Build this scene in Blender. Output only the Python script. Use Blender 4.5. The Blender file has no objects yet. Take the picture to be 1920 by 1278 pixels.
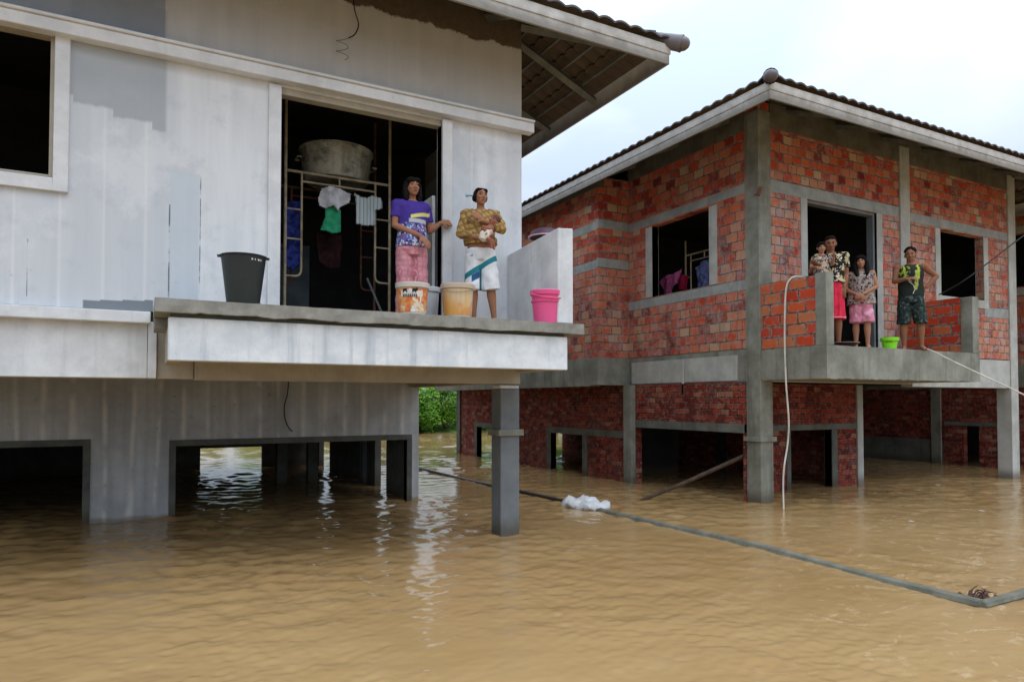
import bpy, bmesh, math, random
from mathutils import Vector, Matrix, noise
S=bpy.context.scene; COL=S.collection; R=math.radians
random.seed(7)
# ---------------------------------------------------------------- node helpers
class N:
    def __init__(s,name):
        s.m=bpy.data.materials.new(name); s.m.use_nodes=True; s.t=s.m.node_tree; s.b=s.t.nodes['Principled BSDF']
        s.tc=s.t.nodes.new('ShaderNodeTexCoord'); s.gm=s.t.nodes.new('ShaderNodeNewGeometry')
    def n(s,k,**a):
        o=s.t.nodes.new(k)
        for x,v in a.items(): setattr(o,x,v)
        return o
    def put(s,sock,v):
        if v is None: return
        if isinstance(v,bpy.types.NodeSocket): s.t.links.new(v,sock)
        else:
            if isinstance(v,(tuple,list)) and len(v)==3 and sock.type=='RGBA': v=(*v,1)
            sock.default_value=v
    def math(s,op,a,b=None,c=None,clamp=False):
        o=s.n('ShaderNodeMath',operation=op,use_clamp=clamp); s.put(o.inputs[0],a)
        if b is not None: s.put(o.inputs[1],b)
        if c is not None: s.put(o.inputs[2],c)
        return o.outputs[0]
    def mix(s,f,a,b,mode='MIX'):
        o=s.n('ShaderNodeMix',data_type='RGBA',blend_type=mode); s.put(o.inputs[0],f); s.put(o.inputs[6],a); s.put(o.inputs[7],b); return o.outputs[2]
    def xyz(s,v):
        o=s.n('ShaderNodeSeparateXYZ'); s.put(o.inputs[0],v); return o.outputs
    def comb(s,x,y,z):
        o=s.n('ShaderNodeCombineXYZ'); s.put(o.inputs[0],x); s.put(o.inputs[1],y); s.put(o.inputs[2],z); return o.outputs[0]
    def scale(s,v,k):
        o=s.n('ShaderNodeMapping'); s.put(o.inputs[0],v); o.inputs[3].default_value=k; return o.outputs[0]
    def noise(s,v,sc,det=4,rough=.55,dist=0):
        o=s.n('ShaderNodeTexNoise'); s.put(o.inputs['Vector'],v); s.put(o.inputs['Scale'],sc); s.put(o.inputs['Detail'],det); s.put(o.inputs['Roughness'],rough); s.put(o.inputs['Distortion'],dist); return o.outputs[0]
    def white(s,v):
        o=s.n('ShaderNodeTexWhiteNoise'); s.put(o.inputs['Vector'],v); return o.outputs
    def ramp(s,f,stops,interp='LINEAR'):
        o=s.n('ShaderNodeValToRGB'); s.put(o.inputs[0],f); e=o.color_ramp; e.interpolation=interp
        while len(e.elements)<len(stops): e.elements.new(.5)
        for i,(p,c) in enumerate(stops):
            e.elements[i].position=p
            if isinstance(c,(int,float)): c=(c,c,c)
            e.elements[i].color=(*c,1)
        return o.outputs[0]
    def smooth(s,v,a,b):
        o=s.n('ShaderNodeMapRange',interpolation_type='SMOOTHSTEP'); s.put(o.inputs[0],v); s.put(o.inputs[1],a); s.put(o.inputs[2],b); return o.outputs[0]
    def box(s,x,z,x0,x1,z0,z1,e=.006):
        r=s.smooth(x,x0-e,x0+e); r=s.math('MULTIPLY',r,s.math('SUBTRACT',1,s.smooth(x,x1-e,x1+e)))
        r=s.math('MULTIPLY',r,s.smooth(z,z0-e,z0+e)); return s.math('MULTIPLY',r,s.math('SUBTRACT',1,s.smooth(z,z1-e,z1+e)))
    def bump(s,h,st=.3,d=.02):
        o=s.n('ShaderNodeBump'); s.put(o.inputs['Strength'],st); s.put(o.inputs['Distance'],d); s.put(o.inputs['Height'],h); s.t.links.new(o.outputs[0],s.b.inputs['Normal'])
    def fin(s,col,rough=.8,spec=None,**k):
        s.put(s.b.inputs['Base Color'],col); s.put(s.b.inputs['Roughness'],rough)
        if spec is not None: s.put(s.b.inputs['Specular IOR Level'],spec)
        for a,v in k.items(): s.put(s.b.inputs[a.replace('_',' ')],v)
        return s.m
def simple(name,col,rough=.7,var=.15,sc=6,spec=.3,bump=0,**k):
    n=N(name); v=n.tc.outputs['Object']; f=n.noise(v,sc)
    c=n.mix(n.smooth(f,.3,.7),tuple(x*(1-var) for x in col),tuple(min(1,x*(1+var)) for x in col))
    if bump: n.bump(n.noise(v,sc*4),bump,.01)
    return n.fin(c,rough,spec,**k)
# ---------------------------------------------------------------- materials
def plaster_wall():      # painted skim coat on the left house, with bare patches
    n=N('painted_plaster'); P=n.gm.outputs['Position']; x,y,z=n.xyz(P)
    st=n.noise(n.scale(P,(5,5,.35)),1,5,.6); st2=n.noise(n.scale(P,(1.3,1.3,.12)),1,3)
    fine=n.noise(P,3.2,6,.65)
    c=n.mix(n.smooth(st,.3,.72),(.60,.63,.665),(.74,.76,.785))
    c=n.mix(n.math('MULTIPLY',n.smooth(st2,.42,.62),.5),c,(.52,.555,.60))
    c=n.mix(n.math('MULTIPLY',n.smooth(fine,.50,.70),.5),c,(.47,.51,.56)); c=n.mix(n.math('MULTIPLY',n.smooth(n.noise(P,1.1,6,.7),.5,.62),.4),c,(.80,.82,.84)); c=n.mix(n.math('MULTIPLY',n.smooth(n.noise(P,24,6,.8),.64,.72),.45),c,(.28,.30,.33))
    pal=n.math('FRACT',n.math('MULTIPLY',x,2.9)); seam=n.math('MULTIPLY',n.smooth(n.math('ABSOLUTE',n.math('SUBTRACT',pal,.5)),.43,.5),n.smooth(st2,.4,.6))
    c=n.mix(n.math('MULTIPLY',seam,.35),c,(.80,.80,.80))
    wob=n.math('MULTIPLY',n.math('SUBTRACT',n.noise(n.scale(P,(9,9,1.5)),1,3),.5),.16)
    zz=n.math('ADD',z,wob)
    # darker un-primed areas; upper right is eave shade painted into the plaster
    step=n.math('MULTIPLY',n.math('FLOOR',n.math('MULTIPLY',n.math('ADD',n.math('ADD',x,.60),n.math('MULTIPLY',wob,.12)),3.1)),.07)
    zs=n.math('ADD',z,n.math('ADD',step,n.math('MULTIPLY',wob,.4)))
    g1=n.box(n.math('ADD',x,n.math('MULTIPLY',wob,.05)),zs,-.63,.165,4.40,5.6,.02); c=n.mix(n.math('MULTIPLY',g1,.93),c,n.mix(fine,(.34,.37,.40),(.46,.49,.52)))
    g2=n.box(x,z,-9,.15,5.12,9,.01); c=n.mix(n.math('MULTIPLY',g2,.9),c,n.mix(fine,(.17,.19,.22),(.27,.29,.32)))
    zb=n.math('ADD',z,n.math('MULTIPLY',n.math('FLOOR',n.math('MULTIPLY',x,5.5)),-.012))
    g3=n.box(x,zb,-.5,.075,2.4,2.61,.006); c=n.mix(g3,c,n.mix(fine,(.17,.20,.22),(.24,.27,.30)))
    g4=n.box(x,n.math('ADD',z,n.math('MULTIPLY',wob,.2)),.205,.47,2.6,3.89,.01); c=n.mix(n.math('MULTIPLY',g4,.75),c,n.mix(fine,(.46,.53,.60),(.60,.66,.71)))
    for a,w in ((.2,.012),(.475,.008),(-.93,.006)):
        cr=n.box(n.math('ADD',x,n.math('MULTIPLY',wob,.06)),zz,a,a+w,2.6,3.1 if a<0 else (3.55 if a<.3 else 3.85),.004); c=n.mix(n.math('MULTIPLY',cr,n.smooth(fine,.4,.55)),c,(.12,.14,.16))
    g5=n.box(x,z,.15,9,5.10,9,.01); c=n.mix(n.math('MULTIPLY',g5,.7),c,n.mix(st,(.33,.31,.28),(.46,.43,.39)))  # brownish eave shade painted above the band
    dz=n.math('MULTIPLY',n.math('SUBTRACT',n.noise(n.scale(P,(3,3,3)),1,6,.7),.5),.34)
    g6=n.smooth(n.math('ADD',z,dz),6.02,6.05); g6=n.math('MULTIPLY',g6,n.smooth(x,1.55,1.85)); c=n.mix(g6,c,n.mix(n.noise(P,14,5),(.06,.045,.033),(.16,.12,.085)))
    gr=n.math('MULTIPLY',n.smooth(n.noise(P,9,8,.7),.6,.72),n.math('SUBTRACT',1,n.smooth(z,2.5,3.3))); c=n.mix(n.math('MULTIPLY',gr,.55),c,(.2,.22,.24))
    n.bump(n.math('ADD',n.math('MULTIPLY',fine,.6),st),.35,.012)
    return n.fin(c,.85,.2)
def concrete(name,a,b,streak=.5,tint=(.16,.17,.12),sc=2.5,dark=(.07,.07,.06),tide=True):
    n=N(name); P=n.tc.outputs['Object']
    f=n.noise(P,sc,7,.65); st=n.noise(n.scale(P,(7,7,.5)),1,5,.6)
    c=n.mix(n.smooth(f,.3,.7),a,b)
    c=n.mix(n.math('MULTIPLY',n.smooth(st,.5,.72),streak),c,tint)
    sp=n.noise(P,13,6,.75); c=n.mix(n.math('MULTIPLY',n.smooth(sp,.6,.75),.5),c,dark)
    big=n.noise(P,.9,5,.7); c=n.mix(n.math('MULTIPLY',n.smooth(big,.52,.66),.35),c,tint)
    if tide:
        x,y,z=n.xyz(P); tz=n.math('ADD',z,n.math('MULTIPLY',n.noise(P,5,5,.7),-.22)); t=n.math('SUBTRACT',1,n.smooth(tz,-.10,.14)); c=n.mix(n.math('MULTIPLY',t,.7),c,(.085,.065,.04))
    n.bump(n.math('ADD',n.math('MULTIPLY',sp,.5),f),.5,.012)
    return n.fin(c,.88,.2)
def brick(name,w,h,wash=.35,cols=None,mort=(.25,.24,.22),mw=.012,zwash=None,dirt=.3):
    n=N(name); P=n.tc.outputs['Object']; x,y,z=n.xyz(P)
    d=n.noise(P,3.5,3); d2=n.noise(n.scale(P,(1,1,1)),11,3)
    u=n.math('ADD',n.math('ADD',x,y),n.math('MULTIPLY',n.math('SUBTRACT',d2,.5),.03))
    zz=n.math('ADD',z,n.math('ADD',n.math('MULTIPLY',n.math('SUBTRACT',d,.5),.03),n.math('MULTIPLY',n.math('SUBTRACT',d2,.5),.012)))
    r=n.math('DIVIDE',zz,h); row=n.math('FLOOR',r); rz=n.math('FRACT',r)
    rr=n.white(n.comb(row,3.3,0))[0]
    uu=n.math('ADD',n.math('DIVIDE',u,w),n.math('ADD',n.math('MULTIPLY',n.math('MODULO',row,2),.5),n.math('MULTIPLY',rr,.22)))
    cell=n.math('FLOOR',uu); cx=n.math('FRACT',uu)
    wn=n.white(n.comb(cell,row,1.7)); wv=wn[0]; wc=n.xyz(wn[1])
    ex=n.math('MULTIPLY',n.math('MINIMUM',cx,n.math('SUBTRACT',1,cx)),w); ez=n.math('MULTIPLY',n.math('MINIMUM',rz,n.math('SUBTRACT',1,rz)),h)
    e=n.math('ADD',n.math('MINIMUM',ex,ez),n.math('MULTIPLY',n.math('SUBTRACT',n.noise(P,26,3),.5),.014))
    mk=n.math('MULTIPLY',n.smooth(e,mw*.5,mw*1.05),n.math('SUBTRACT',1,n.math('MULTIPLY',.75,n.smooth(n.noise(P,5.5,7,.75),.60,.68))))
    cols=cols or [(0,(.20,.020,.014)),(.16,(.42,.045,.020)),(.42,(.58,.080,.028)),(.66,(.64,.14,.05)),(.84,(.60,.20,.10)),(.93,(.58,.28,.15)),(1,(.60,.42,.24))]
    c=n.ramp(wv,cols,'CONSTANT' if 0 else 'LINEAR')
    c=n.mix(n.math('MULTIPLY',n.noise(P,22,5,.7),.55),c,n.mix(.5,c,(.14,.04,.03)))
    edge=n.math('MULTIPLY',n.math('SUBTRACT',1,n.smooth(e,mw,mw*3.2)),n.smooth(n.noise(P,13,5,.7),.48,.6)); c=n.mix(n.math('MULTIPLY',edge,.55),c,(.42,.36,.32))
    # plaster wash smeared over groups of blocks
    ws=n.smooth(n.math('ADD',n.noise(P,1.7,6,.65),n.math('MULTIPLY',wc[1],.12)),.50,.68); ws=n.math('MULTIPLY',ws,n.smooth(n.noise(P,16,4),.3,.62))
    if zwash is not None:
        a,b_=zwash; ws=n.math('ADD',n.math('MULTIPLY',ws,.8),n.math('MULTIPLY',n.math('SUBTRACT',1,n.smooth(z,a,b_)),n.math('MULTIPLY',.85,n.smooth(n.noise(P,6,6,.78),.40,.58))))
    c=n.mix(n.math('MULTIPLY',ws,wash),c,n.mix(n.smooth(n.noise(P,3,4),.45,.6),(.54,.36,.29),(.43,.42,.39)))
    mc=n.mix(n.smooth(n.noise(P,9,5,.7),.38,.6),tuple(q*.35 for q in mort),mort)
    c=n.mix(mk,mc,c)
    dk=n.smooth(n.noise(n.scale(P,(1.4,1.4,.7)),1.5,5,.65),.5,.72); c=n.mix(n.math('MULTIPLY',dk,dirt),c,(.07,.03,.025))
    hgt=n.math('ADD',n.math('MULTIPLY',mk,.8),n.math('MULTIPLY',n.noise(P,40,4),.3)); n.bump(hgt,.8,.014)
    return n.fin(c,.88,.15)
M={}
M['plaster']=plaster_wall()
M['white_conc']=concrete('white_washed_concrete',(.58,.60,.62),(.74,.76,.78),.35,(.40,.42,.44),3,(.30,.32,.33))
M['trim']=concrete('painted_trim',(.60,.62,.64),(.73,.74,.755),.28,(.48,.48,.46),4,(.38,.38,.37))
M['balc_beam']=concrete('balcony_whitewash',(.60,.65,.69),(.80,.83,.85),.7,(.40,.45,.50),3.5,(.12,.14,.16))
M['slab']=concrete('cast_slab_edge',(.22,.215,.19),(.33,.325,.29),.3,(.16,.155,.13),5,(.10,.10,.085))
M['under']=concrete('beam_concrete',(.34,.31,.26),(.46,.42,.35),.4,(.52,.49,.42),2,(.22,.19,.15))
def lowwall():
    n=N('lower_plaster'); P=n.gm.outputs['Position']; x,y,z=n.xyz(P); f=n.noise(P,1.8,6,.65); st=n.noise(n.scale(P,(6,6,.3)),1,5,.6)
    c=n.mix(n.smooth(f,.3,.7),(.42,.43,.44),(.58,.60,.61)); c=n.mix(n.math('MULTIPLY',n.smooth(st,.35,.7),.5),c,(.31,.32,.32))
    u=n.math('ADD',n.math('MULTIPLY',x,3.05),n.math('MULTIPLY',n.noise(n.scale(P,(2,2,.3)),1,2),.8)); s=n.smooth(n.math('ABSOLUTE',n.math('SUBTRACT',n.math('FRACT',u),.5)),.33,.5)
    c=n.mix(n.math('MULTIPLY',s,n.math('MULTIPLY',.75,n.smooth(n.noise(P,2.5,5,.6),.3,.6))),c,(.74,.73,.70)); c=n.mix(n.math('MULTIPLY',n.smooth(n.noise(P,11,6,.7),.6,.7),.4),c,(.18,.18,.17))
    wl=n.math('SUBTRACT',1,n.smooth(n.math('ADD',z,n.math('MULTIPLY',n.noise(P,4),.08)),.06,.12)); c=n.mix(n.math('MULTIPLY',wl,.6),c,(.17,.14,.09))
    n.bump(st,.3,.01); return n.fin(c,.88,.2)
M['lowwall']=lowwall()
M['colA']=concrete('painted_grey_column',(.15,.165,.175),(.20,.215,.225),.3,(.12,.13,.14),3,(.10,.11,.11))
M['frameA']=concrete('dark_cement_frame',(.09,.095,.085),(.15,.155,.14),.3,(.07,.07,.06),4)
M['conc']=concrete('raw_concrete',(.17,.173,.14),(.31,.312,.27),.7,(.12,.125,.095),2.2,(.07,.07,.05))
M['conc_d']=concrete('dark_concrete',(.10,.105,.09),(.18,.185,.16),.5,(.07,.075,.06),2.5,(.05,.05,.04))  # darker tones than the raw concrete, for lower lintels and jambs
M['ring']=concrete('eave_shade_ring_beam',(.10,.095,.07),(.18,.17,.13),.4,(.07,.065,.045),2.5,(.05,.045,.03))  # ring-beam concrete darkened to paint in the eave's shade
M['conc_l']=concrete('pale_concrete',(.37,.375,.35),(.52,.53,.50),.4,(.30,.31,.28),2.5,(.20,.20,.18))
M['conc_band']=concrete('cement_band',(.27,.29,.28),(.39,.41,.40),.4,(.20,.22,.20),4,(.12,.13,.12))
M['dark']=concrete('darkened_interior_cement',(.028,.028,.028),(.05,.05,.048),.3,(.03,.03,.03),2,(.02,.02,.02))  # cement kept near black so the rooms' darkness sits in the colour
M['brick']=brick('hollow_block_wall',.21,.155,.55,zwash=(5.0,5.35))
M['brick_side']=brick('red_block_wall',.25,.165,.38,zwash=(3.9,5.3))
M['brick_red']=brick('fresh_red_block',.33,.175,.12,[(0,(.50,.045,.02)),(.35,(.62,.075,.025)),(.7,(.66,.13,.04)),(1,(.55,.20,.09))],(.24,.23,.21),.016,dirt=.15)
M['brick_low']=brick('shaded_stained_block',.19,.10,.15,[(0,(.10,.012,.008)),(.5,(.23,.026,.013)),(.85,(.32,.055,.026)),(1,(.34,.16,.09))],(.07,.05,.045),.009,dirt=.6)  # stained block; under-house shade also darkened into its reds
def tile_mat():
    n=N('cement_roof_tile'); P=n.tc.outputs['Object']; f=n.noise(P,5,6,.65)
    c=n.mix(n.smooth(f,.3,.7),(.045,.042,.05),(.12,.11,.115)); c=n.mix(n.math('MULTIPLY',n.smooth(n.noise(P,1.5,4),.5,.7),.5),c,(.10,.085,.07))
    bf=n.mix(n.noise(P,8,5),(.06,.042,.025),(.13,.095,.06)); x,y,z=n.xyz(P)
    n.bump(n.noise(P,30,4),.3,.01)
    return n.fin(n.mix(n.gm.outputs['Backfacing'],c,bf),.6,.35)
M['tile']=tile_mat()
M['ridge']=simple('ridge_tile_glaze',(.12,.105,.115),.35,.3,4,.5,.1)
M['fascia']=concrete('white_fascia_board',(.62,.63,.62),(.74,.74,.73),.25,(.52,.51,.47),3,(.44,.43,.40))
M['steel']=simple('galvanised_steel',(.13,.14,.135),.5,.3,5,.4)
M['scaf']=simple('scaffold_tube',(.40,.33,.22),.55,.3,8,.4)
M['rust']=simple('rusty_tube',(.17,.08,.05),.8,.4,9,.2)
def water():
    n=N('muddy_flood_water'); P=n.gm.outputs['Position']
    big=n.noise(n.scale(P,(.22,.30,.3)),1,4,.6); sw=n.noise(n.scale(P,(.55,1.3,1)),1.1,5,.6,1.2)
    c=n.mix(n.smooth(big,.3,.7),(.33,.205,.085),(.405,.265,.118))
    c=n.mix(n.math('MULTIPLY',n.smooth(sw,.54,.74),.35),c,(.50,.345,.175))
    x,y,z=n.xyz(P)
    turb=n.smooth(n.math('ADD',n.math('SUBTRACT',n.math('MULTIPLY',x,.5),n.math('MULTIPLY',y,.42)),n.math('MULTIPLY',n.noise(P,.7,3),2.2)),1.0,3.2)
    tb=n.noise(n.scale(P,(1,1.4,1)),3.3,7,.7,1.6)
    c=n.mix(n.math('MULTIPLY',turb,n.math('MULTIPLY',.75,n.smooth(tb,.54,.66))),c,(.58,.45,.28))
    mpn=n.n('ShaderNodeMapping'); n.put(mpn.inputs[0],P); mpn.inputs[2].default_value=(0,0,R(35)); mpn.inputs[3].default_value=(.5,2.4,1)
    fl=n.noise(mpn.outputs[0],2.2,7,.68,.9); c=n.mix(n.math('MULTIPLY',n.smooth(fl,.54,.76),.35),c,(.50,.35,.17)); c=n.mix(n.math('MULTIPLY',n.math('SUBTRACT',1,n.smooth(fl,.30,.46)),.25),c,(.25,.145,.055))
    sc_=n.smooth(n.noise(n.scale(P,(1,1,1)),38,4,.7),.70,.74); c=n.mix(n.math('MULTIPLY',sc_,n.math('MULTIPLY',.5,n.smooth(n.noise(P,.9,3),.5,.6))),c,(.16,.10,.05))
    b=n.math('ADD',n.noise(n.scale(P,(1,1.3,1)),9,5,.65,.8),n.math('MULTIPLY',fl,.7)); h=n.math('ADD',n.math('MULTIPLY',b,.35),n.math('MULTIPLY',turb,n.math('MULTIPLY',tb,1.2)))
    n.bump(h,.26,.016)
    return n.fin(c,.025,.5,IOR=1.33)
M['water']=water()
# ---------------------------------------------------------------- mesh helpers
class MB:
    def __init__(s): s.v=[]; s.f=[]
    def add(s,vs,fs):
        o=len(s.v); s.v+= [tuple(v) for v in vs]; s.f+=[tuple(i+o for i in f) for f in fs]; return s
    def box(s,x0,x1,y0,y1,z0,z1):
        vs=[(x,y,z) for z in (z0,z1) for y in (y0,y1) for x in (x0,x1)]
        return s.add(vs,[(0,2,3,1),(4,5,7,6),(0,1,5,4),(2,6,7,3),(0,4,6,2),(1,3,7,5)])
    def tube(s,pts,r,seg=10,flat=1,up=None,cap=True):
        pts=[Vector(p) for p in pts]; rs=r if isinstance(r,(list,tuple)) else [r]*len(pts)
        rings=[]; prev=None; n=len(pts)
        for i,p in enumerate(pts):
            t=(pts[min(i+1,n-1)]-pts[max(i-1,0)]).normalized()
            ref=Vector(up) if up else (prev if prev is not None else (Vector((0,0,1)) if abs(t.z)<.9 else Vector((1,0,0))))
            a=(ref-t*ref.dot(t))
            a=a.normalized() if a.length>1e-5 else t.orthogonal().normalized()
            b=t.cross(a); prev=a
            rings.append([(p+a*math.cos(q)*rs[i]*flat+b*math.sin(q)*rs[i]) for q in [2*math.pi*k/seg for k in range(seg)]])
        vs=[v for g in rings for v in g]; fs=[(i*seg+k,i*seg+(k+1)%seg,(i+1)*seg+(k+1)%seg,(i+1)*seg+k) for i in range(n-1) for k in range(seg)]
        if cap:
            t0=(pts[1]-pts[0]).normalized(); t1=(pts[-1]-pts[-2]).normalized()
            vs.append(pts[0]-t0*rs[0]*.5*cap); vs.append(pts[-1]+t1*rs[-1]*.5*cap); c=len(vs)-2
            fs+=[(c,(k+1)%seg,k) for k in range(seg)]; fs+=[(c+1,(n-1)*seg+k,(n-1)*seg+(k+1)%seg) for k in range(seg)]
        return s.add(vs,fs)
    def ell(s,c,r,rot=None,seg=16,rg=10):
        c=Vector(c); vs=[]; fs=[]
        for i in range(rg+1):
            th=math.pi*i/rg
            for k in range(seg):
                ph=2*math.pi*k/seg; v=Vector((r[0]*math.sin(th)*math.cos(ph),r[1]*math.sin(th)*math.sin(ph),r[2]*math.cos(th)))
                if rot: v=rot@v
                vs.append(c+v)
        for i in range(rg):
            for k in range(seg):
                fs.append((i*seg+k,(i+1)*seg+k,(i+1)*seg+(k+1)%seg,i*seg+(k+1)%seg))
        return s.add(vs,fs)
    def loft(s,rings,seg=24,cap=True,pw=2.0):   # rings (cx,cy,z,rx,ry)
        vs=[];fs=[];n=len(rings)
        for (cx,cy,z,rx,ry) in rings:
            for k in range(seg):
                q=2*math.pi*k/seg; c_,s_=math.cos(q),math.sin(q)
                vs.append((cx+rx*math.copysign(abs(c_)**(2/pw),c_),cy+ry*math.copysign(abs(s_)**(2/pw),s_),z))
        fs=[(i*seg+k,i*seg+(k+1)%seg,(i+1)*seg+(k+1)%seg,(i+1)*seg+k) for i in range(n-1) for k in range(seg)]
        if cap: fs+=[tuple(range(seg))[::-1],tuple((n-1)*seg+k for k in range(seg))]
        return s.add(vs,fs)
    def lathe(s,c,prof,seg=32,tilt=None):      # prof (r,z)
        c=Vector(c); vs=[];fs=[];n=len(prof)
        for r,z in prof:
            for k in range(seg):
                q=2*math.pi*k/seg; v=Vector((r*math.cos(q),r*math.sin(q),z))
                if tilt: v=tilt@v
                vs.append(c+v)
        fs=[(i*seg+k,i*seg+(k+1)%seg,(i+1)*seg+(k+1)%seg,(i+1)*seg+k) for i in range(n-1) for k in range(seg)]
        return s.add(vs,fs)
    def xf(s,m): s.v=[tuple(m@Vector(v)) for v in s.v]; return s
def link(o,parent=None):
    COL.objects.link(o)
    if parent: o.parent=parent
    return o
def obj(name,mb,mat,parent=None,smooth=False,bevel=0,loc=None,edge=None,local=False):
    off=Vector((0,0,0))
    if parent and not local:
        p=parent
        while p: off+=p.location; p=p.parent
    me=bpy.data.meshes.new(name); me.from_pydata([tuple(Vector(v)-off) for v in mb.v],[],mb.f)
    bm=bmesh.new(); bm.from_mesh(me); bmesh.ops.remove_doubles(bm,verts=bm.verts,dist=1e-5); bmesh.ops.dissolve_degenerate(bm,edges=bm.edges,dist=1e-6)
    bmesh.ops.recalc_face_normals(bm,faces=bm.faces) if edge!='keep' else None
    if bevel: bmesh.ops.bevel(bm,geom=[e for e in bm.edges if len(e.link_faces)==2 and e.calc_face_angle(0)>.6],offset=bevel,segments=1,affect='EDGES')
    bm.to_mesh(me); bm.free()
    if smooth:
        for p in me.polygons: p.use_smooth=True
        if smooth!='all':
            try: me.set_sharp_from_angle(angle=R(40))
            except Exception: pass
    me.materials.append(mat); o=bpy.data.objects.new(name,me); return link(o,parent)
def empty(name,label,cat,loc=(0,0,0),rz=0,group=None):
    o=bpy.data.objects.new(name,None); o.location=loc; o.rotation_euler=(0,0,rz); COL.objects.link(o); return tag(o,label,cat,group)
def tag(o,label=None,cat=None,group=None,kind=None):
    for k,v in (('label',label),('category',cat),('group',group),('kind',kind)):
        if v: o[k]=v
    return o
def copy_tree(o,parent=None):
    c=o.copy(); COL.objects.link(c); c.parent=parent
    for ch in list(o.children): copy_tree(ch,c)
    return c
def jitter(mb,a,sc=3,seed=0):
    mb.v=[tuple(Vector(v)+noise.noise_vector(Vector(v)*sc+Vector((seed,0,0)))*a) for v in mb.v]; return mb
def rough_slab(x0,x1,y0,y1,z0,z1,a=.008,seed=0):
    mb=MB(); nx=int((x1-x0)/.05); pr=[(y0,z0),(y0,z0+(z1-z0)*.5),(y0,z1),(y1,z1),(y1,z0)]; m=len(pr)
    for i in range(nx+1):
        x=x0+(x1-x0)*i/nx
        for k,(y,z) in enumerate(pr):
            q=noise.noise(Vector((x*4+seed,k*3.1,z))); w=noise.noise(Vector((x*13+seed,k*5.7,1)))
            mb.v.append((x,y+(a*.7*(q+w) if y==y0 else 0),z+a*(1.6 if k==0 else .45)*(q+.8*w)*(1 if k!=1 else 0)))
    mb.f=[(i*m+k,(i+1)*m+k,(i+1)*m+(k+1)%m,i*m+(k+1)%m) for i in range(nx) for k in range(m)]+[tuple(range(m)),tuple(nx*m+k for k in range(m))[::-1]]
    return mb
def wall(axis,pos,th,u0,u1,z0,z1,ops=()):
    us=sorted({u0,u1,*[q for o in ops for q in o[:2] if u0<q<u1]}); zs=sorted({z0,z1,*[q for o in ops for q in o[2:4] if z0<q<z1]})
    def solid(i,j):
        if i<0 or j<0 or i>=len(us)-1 or j>=len(zs)-1: return False
        u=(us[i]+us[i+1])/2; z=(zs[j]+zs[j+1])/2
        return not any(o[0]<u<o[1] and o[2]<z<o[3] for o in ops)
    mb=MB()
    def P(u,w,z): return (u,pos+w,z) if axis=='Y' else (pos+w,u,z)
    for i in range(len(us)-1):
        for j in range(len(zs)-1):
            if not solid(i,j): continue
            a,b,c,d=us[i],us[i+1],zs[j],zs[j+1]
            mb.add([P(a,0,c),P(b,0,c),P(b,0,d),P(a,0,d)],[(0,1,2,3)]); mb.add([P(a,th,c),P(b,th,c),P(b,th,d),P(a,th,d)],[(3,2,1,0)])
            if not solid(i-1,j): mb.add([P(a,0,c),P(a,0,d),P(a,th,d),P(a,th,c)],[(0,1,2,3)])
            if not solid(i+1,j): mb.add([P(b,0,c),P(b,th,c),P(b,th,d),P(b,0,d)],[(0,1,2,3)])
            if not solid(i,j-1): mb.add([P(a,0,c),P(a,th,c),P(b,th,c),P(b,0,c)],[(0,1,2,3)])
            if not solid(i,j+1): mb.add([P(a,0,d),P(b,0,d),P(b,th,d),P(a,th,d)],[(0,1,2,3)])
    return mb
def bx(name,mat,par,*b,bevel=0.004): return obj(name,MB().box(*b),mat,par,bevel=bevel)
def slabs(name,mat,par,bl,bevel=.004):
    return [obj(name,MB().box(*b),mat,par,bevel=bevel) for b in bl]
def pieces(name,mb,mat,par,bevel=.004):
    for i in range(0,len(mb.v),8): obj(name,MB().add(mb.v[i:i+8],[(0,2,3,1),(4,5,7,6),(0,1,5,4),(2,6,7,3),(0,4,6,2),(1,3,7,5)]),mat,par,bevel=bevel)
def frame(axis,pos,pro,dep,u0,u1,z0,z1,w,bottom=True,top=True,b2=None):   # opening frame around u0..u1,z0..z1; proud pro, depth dep
    mb=MB(); w2=b2 or w
    def B(a,b,c,d):
        if axis=='Y': mb.box(a,b,pos-pro,pos+dep,c,d)
        else: mb.box(pos-pro,pos+dep,a,b,c,d)
    zb=z0-(w2 if bottom else 0)
    B(u0-w,u0,zb,z1); B(u1,u1+w,zb,z1)
    if bottom: B(u0,u1,zb,z0)
    if top: B(u0-w,u1+w,z1,z1+w)
    return mb
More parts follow.
